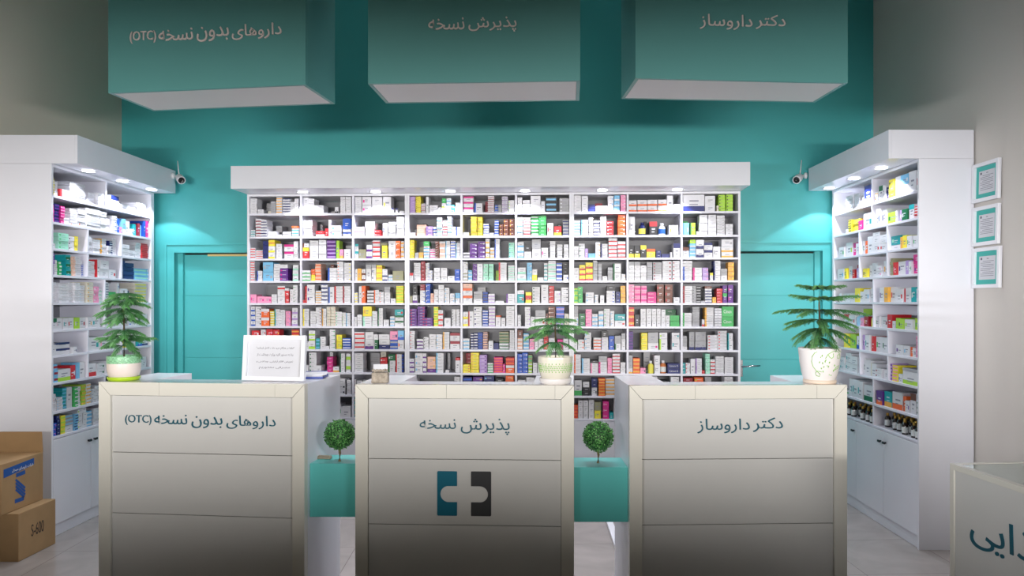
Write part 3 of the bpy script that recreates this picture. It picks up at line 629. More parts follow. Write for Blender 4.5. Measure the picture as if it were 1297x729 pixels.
# brown bottles on the two lowest open bays of the right unit
for (lo,hi,n,bay) in ((GF.u(1062),GF.u(1103),7,11),(GF.u(1110),GF.u(1160),9,12)):
    rr=random.Random(bay)
    for rk in range(3):
        for i in range(n):
            if rk==0 and i in ((3,) if bay==11 else (1,6)): continue
            if rk==2 and i<2: continue
            u=lo+(hi-lo)*(i+0.5)/n+rr.uniform(-.004,.004); v=0.035+rk*0.047+rr.uniform(-.004,.004)+(0.03 if bay==12 and i<5 else 0)
            BOTTLES.append(('medicine_bottle',GF,u,v,GZ[9]+0.0003,0.0195,0.098,'@BR',10,bay,(rk,i)))
# ------------------------------------------------ link cartons: the 300 largest medicine boxes one by one
med=[b for b in BOXES if b[0]=='medicine_box']; side=[b for b in BOXES if b[0]=='product_carton']
med.sort(key=lambda b:-b[10])
print('MED',len(med),'SIDE',len(side),'BOT',len(BOTTLES))
side.sort(key=lambda b:-b[10])
def colour_phrase(st):
    st=st.replace('<',''); base=CN[st[0]]; acc=[CN[c] for c in st[1:] if c in CN]
    if acc and acc[0]!=base: return '%s-and-%s'%(base,acc[0])
    return base
UP=['bottom','second','third','fourth','fifth','sixth','seventh','eighth','ninth','tenth','eleventh']
MC={}
for b in med[:300]+side[:300]:
    kind,fr,u,v,z,w,d,h,rot,st,ar,row,bay,no,lvl,sd=b
    key=(kind,row,bay,no,st,round(w,3),round(h,4))
    me=MC.get(key)
    if me is None:
        bm=bmesh.new(); carton_bm(bm,w,d,h,st,random.Random(sd[0])); me=bpy.data.meshes.new(kind); bm.to_mesh(me); bm.free(); me.materials.append(MATS['carton_print']); MC[key]=me
    o=bpy.data.objects.new(kind,me); COL.objects.link(o)
    o.location=fr.w(u,v,z); o.rotation_euler=(0,0,fr.a+rot)
    lv='lone' if False else UP[min(lvl,11)-1]
    if kind=='medicine_box':
        lab='%s medicine box, %s up in %s stack of bay %s, shelf %s, rear shelving'%(colour_phrase(st),lv if lvl>1 else 'lowest',ordn[no-1],['one','two','three','four','five','six','seven','eight','nine'][bay-1],['one','two','three','four','five','six','seven','eight','nine','ten'][row-1])
        grp='medicine boxes on the rear shelves'
    else:
        sd_='certificate-side' if bay>10 else 'cardboard-box-side'
        bb=bay-10 if bay>10 else bay
        lab='%s carton, %s up in %s stack of bay %s, shelf %s, %s shelving'%(colour_phrase(st),lv if lvl>1 else 'lowest',ordn[min(no-1,15)] if no<17 else 'stack%d'%no,['one','two','three'][bb-1],['one','two','three','four','five','six','seven','eight','nine','ten'][row-1],sd_)
        grp='cartons on the %s shelves'%('right-hand' if bay>10 else 'left-hand')
    tag(o,lab,'box',grp)
    if kind=='medicine_box' and ((row==8 and bay==8 and st=='nw.') or (row==6 and bay==9 and st=='gw.')):
        tx='Calcium D' if row==8 else 'Cinon'
        e=words_mesh([(tx,-w*0.36,w*(0.36 if row==8 else 0.3),h*0.34,h*0.68)],'printed_text','print_white',o,-0.0004,0.0002); e['label']='white lettering on the box front'
for rest,nm,lb in ((med[300:],'small_medicine_boxes','many smaller medicine boxes stacked between the larger ones on the rear shelves'),(side[300:],'small_product_cartons','many smaller cartons stacked between the larger ones on the side shelves')):
    if not rest: continue
    bm=bmesh.new()
    for b in rest:
        kind,fr,u,v,z,w,d,h,rot,st,ar,row,bay,no,lvl,sd=b
        carton_bm(bm,w,d,h,st,random.Random(sd[0]),Matrix.Translation(fr.w(u,v,z))@Matrix.Rotation(fr.a+rot,4,'Z'))
    me=bpy.data.meshes.new(nm); bm.to_mesh(me); bm.free(); me.materials.append(MATS['carton_print'])
    o=bpy.data.objects.new(nm,me); COL.objects.link(o); tag(o,lb,'boxes',None,'stuff')
# bottles
def bottle(fr,u,v,z,r,h,body,cap,label,name,lab,grp):
    root=empty(name,fr.w(u,v,z),fr.a); tag(root,lab,'bottle',grp)
    b=MB(); b.lathe([(0,0),(r*0.92,0),(r,h*0.04),(r,h*0.62),(r*0.8,h*0.72),(r*0.42,h*0.8),(r*0.4,h*0.86),(0,h*0.86)],20); b.out('glass_body' if body=='bottle_brown' else 'bottle_body',body,root)
    b=MB(); b.lathe([(r*0.43,h*0.8),(r*0.5,h*0.8),(r*0.5,h*0.98),(r*0.44,h),(0,h)],16); b.out('cap',cap,root)
    b=MB(); b.lathe([(r*1.015,h*0.12),(r*1.015,h*0.52)],20); b.out('label_band',label,root)
mat('plastic_navy',(30,38,90),0.3); mat('plastic_white',(232,232,236),0.3); mat('plastic_yellow',(222,214,90),0.3); mat('plastic_red',(150,30,40),0.3); mat('plastic_sky',(150,196,224),0.3); mat('plastic_orange',(200,120,70),0.3)
mat('label_yellow',(226,214,80),0.5); mat('label_blue',(40,100,190),0.5); mat('label_red',(180,40,50),0.5)
BT={'@ny':('plastic_navy','plastic_navy','label_yellow','navy bottle with a yellow label'),'@wb':('plastic_white','plastic_white','label_blue','white bottle with a blue label'),
'@yw':('plastic_yellow','plastic_white','plastic_yellow','yellow bottle with a white cap'),'@ow':('plastic_orange','plastic_white','bottle_label','amber pill bottle with a white cap'),
'@rd':('plastic_red','plastic_red','label_red','slim dark red bottle'),'@aw':('plastic_sky','plastic_white','plastic_sky','sky-blue bottle with a white cap')}
for (kind,fr,u,v,z,r,h,st,row,bay,no) in BOTTLES:
    if st=='@BR':
        rk,i=no
        bottle(fr,u,v,z,r,h,'bottle_brown','cap_gold','bottle_label','medicine_bottle','brown glass bottle with gold cap, %s of %s row back, %s bottle bay'%(ordn[i],ordn[rk],'farther' if bay==11 else 'nearer'),'brown glass bottles on the lowest shelf')
    else:
        bd,cp,lb,ds=BT[st]; bottle(fr,u,v,z,r,h,bd,cp,lb,'medicine_bottle','%s on shelf %s of the %s shelving'%(ds,['one','two','three','four','five','six','seven','eight'][row-1],'rear' if fr is RF else 'certificate-side'),None)
# ---------------------------------------------------------------- counters and hanging boxes
def tidx(ox,oy,bx,by): return Frame(ox,oy,math.atan2(by-oy,bx-ox))
def P2(px,d): return ((px-CX)*d/F,d)
CTR=[]
CZ=[1.147,1.147,1.147]
def px_words(fr,ws):
    """ws: (text, px0, px1, top y, bottom y) measured on the plane"""
    out=[]
    for t,a,b,yt,yb in ws:
        m=(a+b)/2
        out.append((t if t.startswith('(') else shape(t),fr.u(a),fr.u(b),fr.z(m,yb),fr.z(m,yt)))
    return out
def counter(i,pl,dl,pr,dr,label,words,tx,armw=0.2,dep=0.49):
    a=P2(pl,dl); b=P2(pr,dr); fr=tidx(*a,*b); Wd=math.hypot(b[0]-a[0],b[1]-a[1]); ZT=CZ[i]
    root=fr.empty('reception_counter'); tag(root,label,'counter','reception counters')
    fw=0.062; zt=ZT-0.0005
    # mitred frame around the front
    b_=MB(); b_.prism([(0,0),(fw-0.0008,0),(fw-0.0008,ZT-0.068),(0.0008,ZT-0.0015),(0,ZT)],-0.0,0.04,'y'); b_.out('side_stile','cream_laminate',root)
    b_=MB(); b_.prism([(Wd,0),(Wd-fw+0.0008,0),(Wd-fw+0.0008,ZT-0.068),(Wd-0.0008,ZT-0.0015),(Wd,ZT)],-0.0,0.04,'y'); b_.out('side_stile','cream_laminate',root)
    g=0.0015
    x1,x2=Wd*0.33,Wd*0.98
    for s0,s1,l,r in ((0,Wd*(0.30 if i!=1 else 0.42),True,False),(Wd*(0.30 if i!=1 else 0.42),Wd*(0.86 if i!=1 else 0.97),False,False),(Wd*(0.86 if i!=1 else 0.97),Wd,False,True)):
        if r and s0>Wd-fw: s0=Wd-fw-0.03
        if (not l) and (not r) and s1>Wd-fw: s1=Wd-fw-0.03
        pts=[]
        z0,z1=ZT-0.066,ZT
        pts.append((s0+(g if l else 0.0006),z1)); pts.append((s1-(g if r else 0.0006),z1))
        pts.append((s1-(fw if r else 0.0006),z0)); pts.append((s0+(fw if l else 0.0006),z0))
        b_=MB(); b_.prism(pts,0.0,0.04,'y'); b_.out('top_rail','cream_laminate',root)
    # inset front panels with shadow gaps
    zg=[0.0]+[fr.z(tx,y) for y in (PG[i][1],PG[i][0])]+[ZT-0.068]
    for z0,z1 in zip(zg,zg[1:]):
        boxp('front_panel','panel_laminate',root,fw+0.001,Wd-fw-0.001,0.014,0.034,z0+0.0015,z1-0.0015,0.0012)
    boxp('backing_board','groove',root,fw-0.02,Wd-fw+0.02,0.0345,0.0395,0.0,ZT-0.07,0)
    # worktop ledge and arms (U-shape)
    boxp('ledge','white_laminate',root,armw,Wd-armw,0.0405,0.17,ZT-0.04,zt,0.001)
    for x0,x1 in ((0,armw-0.001),(Wd-armw+0.001,Wd)):
        boxp('arm_cabinet','white_laminate',root,x0,x1,0.0405,dep,0.0,zt,0.0015)
    boxp('desk_board','white_laminate',root,armw,Wd-armw,0.0405,dep-0.02,0.74,0.765,0.001)
    w=words_mesh(px_words(fr,words),'lettering','lettering_petrol',root,0.0138,0.002); w['label']='petrol blue lettering on the top panel'
    CTR.append((fr,root,Wd)); return fr,root
PG=[(575.2,653.5),(582.4,666),(581.5,664.5)]
k=5.64
f1,c1=counter(0,125,3.735,385.5,3.625,'white counter lettered with three words and OTC, framed notice on its top',
 [('(OTC)',140+94/k,140+282/k,510+88/k,510+160/k),('نسخه',140+303/k,140+538/k,510+85/k,510+154/k),('بدون',140+570/k,140+790/k,510+98/k,510+184/k),('داروهای',140+820/k,140+1172/k,510+94/k,510+190/k)],255,0.21)
k=4.29
f2,c2=counter(1,450,3.615,727,3.565,'white middle counter with the two-tone bracket emblem below its lettering',
 [('نسخه',500+133/k,500+330/k,510+90/k,510+143/k),('پذیرش',500+357/k,500+623/k,510+87/k,510+176/k)],600,0.205)
k=8.106
f3,c3=counter(2,797.5,3.56,1073,3.60,'white counter carrying the tall white flowerpot with the vine pattern',
 [('داروساز',860+195/k,860+735/k,510+165/k,510+315/k),('دکتر',860+768/k,860+1075/k,510+153/k,510+302/k)],935,0.205)
# emblem on the middle counter
def emblem(name,px0,px1,open_right,m,lab):
    u0,u1=f2.u(px0),f2.u(px1); zt,zb=f2.z(588,597.2),f2.z(588,653.8)
    w=u1-u0; rr=0.006; zc=(f2.z(588,616)+f2.z(588,636.5))/2; hs=(f2.z(588,616)-f2.z(588,636.5))/2
    pts=[]
    def arc(cx,cz,r,a0,a1,n=6):
        return [(cx+r*math.cos(R(a0+(a1-a0)*i/n)),cz+r*math.sin(R(a0+(a1-a0)*i/n))) for i in range(n+1)]
    # bracket opening towards +x; mirrored when needed
    deep=w*0.84
    pts+=arc(rr,zt-rr,rr,180,90); pts+=arc(w-rr*.6,zt-rr*.6,rr*.6,90,0)
    pts+=[(w,zc+hs)]
    pts+=arc(w-deep+hs,zc,hs,90,270,16)
    pts+=[(w,zc-hs)]
    pts+=arc(w-rr*.6,zb+rr*.6,rr*.6,0,-90); pts+=arc(rr,zb+rr,rr,-90,-180)
    pts=[((u0+x) if open_right else (u1-x),z) for x,z in pts]
    b=MB(); b.prism(pts,0.0095,0.0138,'y')
    # keep flat on the panel
    o=b.out(name,m,c2); o['label']=lab
emblem('emblem_bracket',553.3,578.5,True,'emblem_teal','deep teal half of the emblem')
emblem('emblem_bracket',596.2,621.8,False,'emblem_grey','charcoal half of the emblem')
def hanging(pl,dl,pr,dr,label,words,dep=0.36,zb=2.63):
    a=P2(pl,dl); b=P2(pr,dr); fr=tidx(*a,*b); Wd=math.hypot(b[0]-a[0],b[1]-a[1])
    root=fr.empty('hanging_sign_box'); tag(root,label,'sign','sign boxes hanging from the ceiling')
    t=0.018
    boxp('front_board','teal_board',root,0,Wd,0,t,zb,ZC-0.001,0.001)
    boxp('side_board','teal_board',root,0,t,t+0.0005,dep,zb,ZC-0.001,0.001)
    boxp('side_board','teal_board',root,Wd-t,Wd,t+0.0005,dep,zb,ZC-0.001,0.001)
    boxp('rear_board','teal_board',root,t+0.0005,Wd-t-0.0005,dep-t,dep,zb,ZC-0.001,0.001)
    boxp('bottom_board','white_paint',root,t+0.001,Wd-t-0.001,t+0.001,dep-t-0.001,zb+0.0005,zb+0.014,0)
    w=words_mesh(px_words(fr,words),'lettering','lettering_taupe',root,-0.0035,0.0033); w['label']='raised pale taupe lettering'
k=2.882
hanging(137,3.79,387,3.64,'teal box with white underside hanging above the counter with the framed notice',
 [('(OTC)',478/k,573/k,115/k,159/k),('نسخه',583/k,707/k,106/k,149/k),('بدون',722/k,838/k,98/k,152/k),('داروهای',850/k,1030/k,88/k,144/k)])
hanging(466,3.626,735,3.574,'teal box with white underside hanging above the middle counter',
 [('نسخه',400+412/k,400+543/k,67/k,110/k),('پذیرش',400+558/k,400+733/k,64/k,118/k)])
k=2.509
hanging(805,3.537,1074,3.613,'teal box with white underside hanging above the counter with the vine-patterned pot',
 [('داروساز',780+265/k,780+432/k,48/k,96/k),('دکتر',780+443/k,780+537/k,49/k,95/k)])
# ---------------------------------------------------------------- teal plinth boxes between the counters
def bridge(fa_,ua,fb_,ub,y0,y1,z0,z1,label):
    """box fitted between the side of one counter and the side of the next"""
    def xa(fr,u,y):
        n=Vector((-fr.t.y,fr.t.x)); p=fr.o+fr.t*u; return p.x+n.x*(y-p.y)/n.y
    g=0.0012
    A=lambda y:xa(fa_,ua,y)+g; B=lambda y:xa(fb_,ub,y)-g
    cx=(A(y0)+B(y0))/2; cy=(y0+y1)/2
    root=empty('bridging_box',(cx,cy,z0)); tag(root,label,'box shelf','teal boxes bridging the counters')
    h=z1-z0
    def board(nm,ya,yb,za,zb):
        b=MB(); b.prism([(A(ya)-cx,ya-cy),(B(ya)-cx,ya-cy),(B(yb)-cx,yb-cy),(A(yb)-cx,yb-cy)],za,zb); b.out(nm,'teal_laminate',root)
    board('front_board',y0,y0+0.016,0,h-0.0162); board('top_board',y0,y1,h-0.016,h); board('underside_board',y0+0.0162,y1,0,0.016); board('rear_board',y1-0.016,y1,0.0162,h-0.0162)
bz=0.742
bridge(f1,CTR[0][2],f2,0,3.69,3.90,0.474,bz,'teal box shelf between two counters carrying a round tree and a taupe case')
bridge(f2,CTR[1][2],f3,0,3.605,3.83,0.474,bz,'teal box shelf between two counters carrying only a round tree')
# ---------------------------------------------------------------- topiary trees
def topiary(px,pyb,pyc,rp,d,label,seed):
    base=W(px,pyb,d); base.z=bz+0.0005
    rnd=random.Random(seed); root=empty('topiary_tree',base); tag(root,label,'plant')
    r=rp*d/F; zc=H-(pyc-CY)*d/F-base.z
    b=MB(); b.tube([(0,0,0),(0.002,0,zc*0.3),(-0.003,0,zc*0.65),(-0.003,0,zc)],[0.0075,0.0065,0.006,0.006],10); b.out('trunk','trunk_tan',root)
    bm=bmesh.new(); lay=bm.loops.layers.float_color.new('Col')
    # inner dark core of twigs
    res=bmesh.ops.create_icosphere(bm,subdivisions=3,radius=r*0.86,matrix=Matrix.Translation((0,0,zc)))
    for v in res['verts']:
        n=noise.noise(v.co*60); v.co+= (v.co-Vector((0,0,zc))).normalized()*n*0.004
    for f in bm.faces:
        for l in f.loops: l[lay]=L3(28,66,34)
    N=2000
    for i in range(N):
        ph=math.acos(1-2*(i+.5)/N); th=i*2.399963+rnd.uniform(-.1,.1)
        n=Vector((math.sin(ph)*math.cos(th),math.sin(ph)*math.sin(th),math.cos(ph)))
        t=(Vector((rnd.gauss(0,1),rnd.gauss(0,1),rnd.gauss(0,1)))).normalized()
        up=(n*rnd.uniform(.1,.5)+t*0.9).normalized(); sd=up.cross(t).normalized()
        p=Vector((0,0,zc))+n*r*rnd.uniform(0.84,0.965)
        L=rnd.uniform(0.009,0.013); w=L*0.33; th2=up.cross(sd)*0.0012
        c=rnd.choice([(58,126,54),(84,152,72),(44,98,46),(118,178,98),(66,136,58)])
        vs=[bm.verts.new(q) for q in (p,p+up*L*.5+sd*w,p+up*L,p+up*L*.5-sd*w,p+up*L*.5+th2)]
        for tri in ((0,1,4),(1,2,4),(2,3,4),(3,0,4)):
            f=bm.faces.new([vs[q] for q in tri])
            for l in f.loops: l[lay]=L3(*c)
    me=bpy.data.meshes.new('foliage_ball'); bm.to_mesh(me); bm.free(); link('foliage_ball',me,root,'needles')
topiary(430,583,550,19,3.74,'round clipped topiary tree standing beside the small taupe case',3)
topiary(757.5,586.5,552.5,19.5,3.70,'round clipped topiary tree standing alone on its teal box',5)
# small taupe case on the box
p=W(411,581,3.80); b=MB(); b.quadbox(-0.037,0.037,-0.016,0.016,0,0.012,0.004)
o=b.out('case_body','taupe_leather'); r_=empty('eyeglass_case',(p.x,3.80,bz+0.0008),R(-4)); r_.name='flat_case'; tag(r_,'small flat taupe case lying on the teal box beside the tree','case'); o.parent=r_
MB().quadbox(-0.034,0.034,-0.0135,0.0135,0.012,0.0165,0.003).out('case_lid','taupe_leather',r_)
# ---------------------------------------------------------------- araucaria pot plants
def needle_branch(bm,lay,rnd,p0,az,L,rise,droop,tipc,basec,dens=1.0):
    n=14; pts=[]
    for i in range(n+1):
        t=i/n
        rr=L*t; z=rise*t-droop*t*t
        pts.append(p0+Vector((math.cos(az)*rr,math.sin(az)*rr,z)))
    def stick(a,b,r,c,c2=None):
        d=(b-a); 
        if d.length<1e-6: return
        d.normalize(); s=d.cross(Vector((0,0,1)))
        if s.length<.05: s=d.cross(Vector((1,0,0)))
        s.normalize(); u=s.cross(d)
        A=[bm.verts.new(a+s*r*math.cos(q)+u*r*math.sin(q)) for q in (0,2.094,4.189)]
        B=[bm.verts.new(b+s*r*.45*math.cos(q)+u*r*.45*math.sin(q)) for q in (0,2.094,4.189)]
        for i in range(3):
            f=bm.faces.new([A[i],A[(i+1)%3],B[(i+1)%3],B[i]])
            for l in f.loops: l[lay]=c if l.vert in A else (c2 or c)
        for T,cc in ((A,c),(B,c2 or c)):
            f=bm.faces.new(T)
            for l in f.loops: l[lay]=cc
    for i in range(n): stick(pts[i],pts[i+1],0.0028*(1-0.5*i/n),L3(*basec))
    m=int(L*165*dens)+5
    for i in range(m):
        t=0.12+0.88*(i+0.5)/m; k=min(int(t*n),n-1); q=t*n-k
        p=pts[k].lerp(pts[k+1],q); ax=(pts[k+1]-pts[k]).normalized(); sd=Vector((-math.sin(az),math.cos(az),0))
        wl=(0.043*math.sin(min(1,t*1.4)*math.pi*0.55+0.25)*(1-t*0.62)+0.004)*min(1,L/0.12+0.35)
        for s in (-1,1):
            a=(ax*0.75+sd*s*0.85+Vector((0,0,rnd.uniform(-.55,.05)))).normalized()
            l=wl*rnd.uniform(.85,1.1); e=p+a*l+Vector((0,0,-l*0.25))
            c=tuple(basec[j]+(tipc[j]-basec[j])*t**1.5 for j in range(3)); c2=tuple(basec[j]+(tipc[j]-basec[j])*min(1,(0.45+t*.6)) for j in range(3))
            stick(p,e,0.0019,L3(*c),L3(*c2))
            # short needles standing off the twig
            for h in range(6):
                f_=(h+0.6)/6; o=p.lerp(e,f_); v=(a*0.6+Vector((rnd.uniform(-.5,.5),rnd.uniform(-.5,.5),rnd.uniform(-.3,.9)))).normalized()
                stick(o,o+v*0.0066,0.0010,L3(*c2))
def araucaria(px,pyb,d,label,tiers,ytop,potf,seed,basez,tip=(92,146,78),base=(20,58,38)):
    root=empty('potted_araucaria',Vector(((px-CX)*d/F,d,basez+0.0006))); tag(root,label,'plant','potted araucaria trees on the counters')
    kk=d/F; zof=lambda y:H-(y-CY)*kk-basez
    top=potf(root,kk,zof)
    rnd=random.Random(seed)
    b=MB(); zt=zof(ytop); b.tube([(0,0,top-0.01),(0.002,0,top+(zt-top)*.3),(-0.002,0,top+(zt-top)*.7),(0,0,zt)],[0.0058,0.005,0.0036,0.002],10); b.out('trunk','bark',root)
    for (y,brs) in tiers:
        bm=bmesh.new(); lay=bm.loops.layers.float_color.new('Col')
        for (az,L,rise,droop) in brs:
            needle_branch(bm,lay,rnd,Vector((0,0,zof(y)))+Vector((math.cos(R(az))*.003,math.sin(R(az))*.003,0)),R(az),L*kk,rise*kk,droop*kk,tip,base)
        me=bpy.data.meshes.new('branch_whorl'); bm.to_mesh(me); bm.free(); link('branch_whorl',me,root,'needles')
def pot_vine(root,kk,zof):
    r1,r0=25.8*kk,19.3*kk; h=zof(440); 
    b=MB(); b.lathe([(0,0),(r0*1.02,0),(r0*1.04,0.004),(r0*1.04,0.016),(r0*0.98,0.018)],48); s=b.out('saucer','saucer_cream',root)
    prof=[(r0*0.9,0.005),(r0*1.0,0.02),(r0*1.14,h*0.3),(r0*1.25,h*0.6),(r1*0.985,h*0.9),(r1,h-0.002),(r1-0.002,h),(r1-0.007,h-0.001),(r1-0.009,h*0.85),(0,h*0.85)]
    b=MB(); b.lathe(prof,56); pot=b.out('pot','pot_white',root)
    MB().lathe([(0,h*0.86),(r1-0.0095,h*0.86)],32).out('soil','soil',root)
    # scrolling green vine on the front of the pot
    def rad(z): 
        t=z/h
        pr=[(q[0],q[1]) for q in prof[1:6]]
        for (ra,za),(rb,zb) in zip(pr,pr[1:]):
            if za<=z<=zb: return ra+(rb-ra)*(z-za)/(zb-za)
        return r1
    b=MB()
    def curve(pts,w=0.0017):
        b.tube([(rad(z)*math.sin(a)*1.002,-rad(z)*math.cos(a)*1.002,z) for a,z in pts],w,6)
    pc=lambda x,y:(math.asin(max(-.97,min(.97,(x-332)/125.0))),zof(340+y/4.86))
    curve([pc(275,505),pc(262,512),pc(250,535),pc(246,565),pc(252,595),pc(268,620),pc(290,640),pc(285,655),pc(268,650),pc(262,635),pc(272,622),pc(300,625)])
    curve([pc(320,545),pc(335,520),pc(360,505),pc(385,500),pc(410,508),pc(424,525),pc(420,545),pc(405,545),pc(400,530),pc(412,520)])
    curve([pc(335,520),pc(345,535),pc(360,545),pc(372,535),pc(370,515)])
    curve([pc(380,625),pc(400,600),pc(425,590),pc(420,605),pc(395,615)])
    for (x,y,a) in [(290,540,20),(300,535,70),(320,560,40),(305,580,100),(330,590,10),(345,575,60),(300,610,140),(320,570,100),(340,600,60),(385,595,80),(380,620,30),(350,645,10),(365,645,-20),(285,575,60),(310,600,40),(310,630,120)]:
        u,z=pc(x,y); da=0.055*math.cos(R(a)); dz=0.006*math.sin(R(a))
        b.tube([(rad(z)*math.sin(u)*1.002,-rad(z)*math.cos(u)*1.002,z),(rad(z+dz)*math.sin(u+da/2)*1.003,-rad(z+dz)*math.cos(u+da/2)*1.003,z+dz),(rad(z+2*dz)*math.sin(u+da)*1.002,-rad(z+2*dz)*math.cos(u+da)*1.002,z+2*dz)],[0.0008,0.0034,0.0008],6)
    o=b.out('vine_pattern','print_green',pot); o['label']='light green scrolling vine painted on the pot'
    return h*0.86
def pot_bowl(root,kk,zof):
    b=MB(); r=20*kk; b.lathe([(0,0),(r*0.93,0),(r,0.012),(r*1.02,0.026),(r*0.985,0.03),(r*0.9,0.028),(0,0.02)],48); b.out('saucer','pot_white',root)
    h=zof(451); rt=21.7*kk; z0=0.022
    prof=[(rt*0.72,z0),(rt*0.82,z0+0.006),(rt*0.93,z0+(h-z0)*0.3),(rt*0.975,z0+(h-z0)*0.6),(rt*0.99,z0+(h-z0)*0.85),(rt*1.0,h-0.004),(rt*0.985,h),(rt*0.94,h-0.002),(rt*0.93,h-0.02),(0,h-0.02)]
    sc=lambda i,n,z:(1+0.022*abs(math.sin(i*math.pi*14/n)) if z>h-0.022 and z>h-0.0199 else 1)
    b=MB(); b.lathe(prof,84,sc=sc); pot=b.out('pot','pot_cream',root)
    MB().lathe([(0,h-0.0185),(rt*0.935,h-0.0185)],32).out('soil','soil',root)
    b=MB(); rnd=random.Random(4)
    for row in range(5):
        for i in range(60):
            a=2*math.pi*(i+0.5*(row%2))/60; z=z0+(h-z0)*(0.36+0.085*row); t=(z-z0)/(h-z0)
            if abs(row-2)==2 and i%2: continue
            rr=rt*(0.93+0.045*(t-0.3)/0.3 if t<0.6 else 0.975+0.015*(t-.6)/.25)+0.0002
            aa=rnd.uniform(-1,1)*0.03; b.tube([(rr*math.sin(a),-rr*math.cos(a),z-0.0035),(rr*1.004*math.sin(a+aa/2),-rr*1.004*math.cos(a+aa/2),z),(rr*math.sin(a+aa),-rr*math.cos(a+aa),z+0.0035)],[0.0008,0.0029,0.0008],5)
    o=b.out('leaf_pattern','print_green',pot); o['label']='band of small green leaves around the pot'
    return h-0.018
def pot_speck(root,kk,zof):
    b=MB(); r=18.7*kk; b.lathe([(0,0),(r*0.9,0),(r,0.009),(r*1.02,0.018),(r*0.98,0.021),(r*0.86,0.018),(0,0.012)],48); s=b.out('saucer','saucer_lime',root); s['label']='lime green saucer'
    h=zof(450); rt=19.5*kk; z0=0.014
    b=MB(); b.lathe([(rt*0.76,z0),(rt*0.88,z0+0.008),(rt*0.975,z0+(h-z0)*0.3),(rt*0.995,z0+(h-z0)*0.55),(rt*0.99,h*0.70)],48); b.out('pot','pot_pink',root)
    b=MB(); b.lathe([(rt*0.991,h*0.70),(rt*1.0,h*0.82),(rt*0.99,h-0.003),(rt*0.975,h),(rt*0.95,h-0.002),(rt*0.93,h*0.88),(0,h*0.88)],48); o=b.out('pot_rim_band','pot_speckle_green',root); o['label']='speckled green band around the pot'
    MB().lathe([(0,h*0.895),(rt*0.935,h*0.895)],32).out('soil','soil',root)
    return h*0.89
CT=1.147
araucaria(1038,484.5,3.70,'tall araucaria in a white pot with a green vine pattern',[
 (366,[(178,27,8,2),(3,31,8,3),(60,20,8,3),(120,20,8,3),(240,20,8,4),(300,20,8,4)]),
 (378,[(176,35,7,2),(4,50,7,3),(55,30,8,5),(120,28,8,5),(235,32,4,4),(305,30,4,4)]),
 (393,[(180,56,9,11),(-2,59,8,13),(50,35,9,14),(130,40,9,12),(220,46,6,12),(310,38,4,14)]),
 (405,[(188,44,6,10),(200,52,4,14),(-8,44,6,14),(60,38,8,16),(120,36,8,16),(262,30,2,16),(325,40,4,16)]),
 (416,[(196,36,3,22),(175,32,4,16),(-5,40,4,18),(-18,34,3,22),(235,30,0,22),(290,30,0,24),(70,30,4,20),(115,30,4,20)]),
 (428,[(205,20,0,16),(-30,22,0,16),(255,15,0,14),(90,20,0,14),(150,20,0,16),(20,22,0,14)])],359,pot_vine,11,CT)
araucaria(703.5,486,3.66,'small araucaria in a wide cream pot with a band of green leaves',[
 (404,[(176,26,3,4),(4,24,3,4),(60,14,4,4),(125,14,4,4),(250,16,2,5),(300,14,2,5)]),
 (412,[(180,32,3,6),(0,31,3,5),(60,22,5,8),(120,20,5,8),(228,26,2,8),(318,24,2,8)]),
 (419,[(184,37,5,14),(-3,39,6,7),(55,26,5,10),(125,26,5,10),(215,30,2,12),(330,28,2,14)]),
 (434,[(195,24,6,16),(-15,24,6,14),(240,18,4,18),(290,18,4,18),(90,18,4,10)])],398,pot_bowl,12,CT,tip=(118,176,104),base=(36,84,56))
araucaria(157,480.5,3.82,'slender araucaria in a pink and speckled green pot on a lime saucer',[
 (372,[(178,17,2,4),(0,21,3,5),(60,14,3,4),(120,14,3,4),(240,16,1,6),(300,14,1,6)]),
 (382,[(180,25,2,3),(-2,32,3,9),(60,20,3,5),(120,20,3,5),(232,24,1,7),(305,22,1,8)]),
 (377,[(190,20,3,5),(10,24,3,6),(80,18,3,6),(150,18,3,6),(260,18,1,7),(320,20,1,7)]),
 (397,[(170,24,2,9),(12,24,2,9),(270,20,0,11)]),
 (425,[(190,26,4,9),(15,28,4,9),(260,20,1,12),(90,20,4,9)]),
 (391,[(184,33,3,10),(-3,30,2,18),(55,22,3,8),(125,22,3,8),(215,28,2,12),(320,26,1,14)]),
 (403,[(182,25,2,8),(-4,26,1,8),(60,20,2,8),(130,20,2,8),(250,20,1,10)]),
 (418,[(180,22,4,8),(6,24,4,10),(240,18,2,12),(300,18,2,12),(90,18,4,8)]),
 (430,[(178,34,8,6),(2,38,8,6),(225,24,4,12),(320,24,3,14),(60,22,6,8),(130,22,6,8)]),
 (438,[(184,24,5,6),(-8,22,3,16),(250,16,2,14),(70,18,4,8)])],368,pot_speck,13,CT,tip=(98,158,88),base=(28,74,46))
# ---------------------------------------------------------------- framed notice, book, card holder
def picture_frame(name,root,w,h,t,fw,mats,bevel_in=True):
    def member(pts,nm='frame_rail'):
        b=MB(); b.prism(pts,0,t,'y'); b.out(nm,'frame_white',root)
    g=0.0004
    member([(-w/2+g,h),(w/2-g,h),(w/2-fw-g,h-fw),(-w/2+fw+g,h-fw)]); member([(-w/2+g,0),(-w/2+fw+g,fw),(w/2-fw-g,fw),(w/2-g,0)])
    member([(-w/2,g),(-w/2,h-g),(-w/2+fw,h-fw-g),(-w/2+fw,fw+g)]); member([(w/2,g),(w/2-fw,fw+g),(w/2-fw,h-fw-g),(w/2,h-g)])
    b=MB(); b.quadbox(-w/2+0.004,w/2-0.004,t*0.8,t*1.0-0.0005,0.004,h-0.004,0); b.out('backing',mats,root)
fa=W(306,484,3.79); fb=W(384.5,482,3.74)
fr=tidx(fa.x,fa.y,fb.x,fb.y); wd=(Vector(fb)-Vector(fa)).xy.length
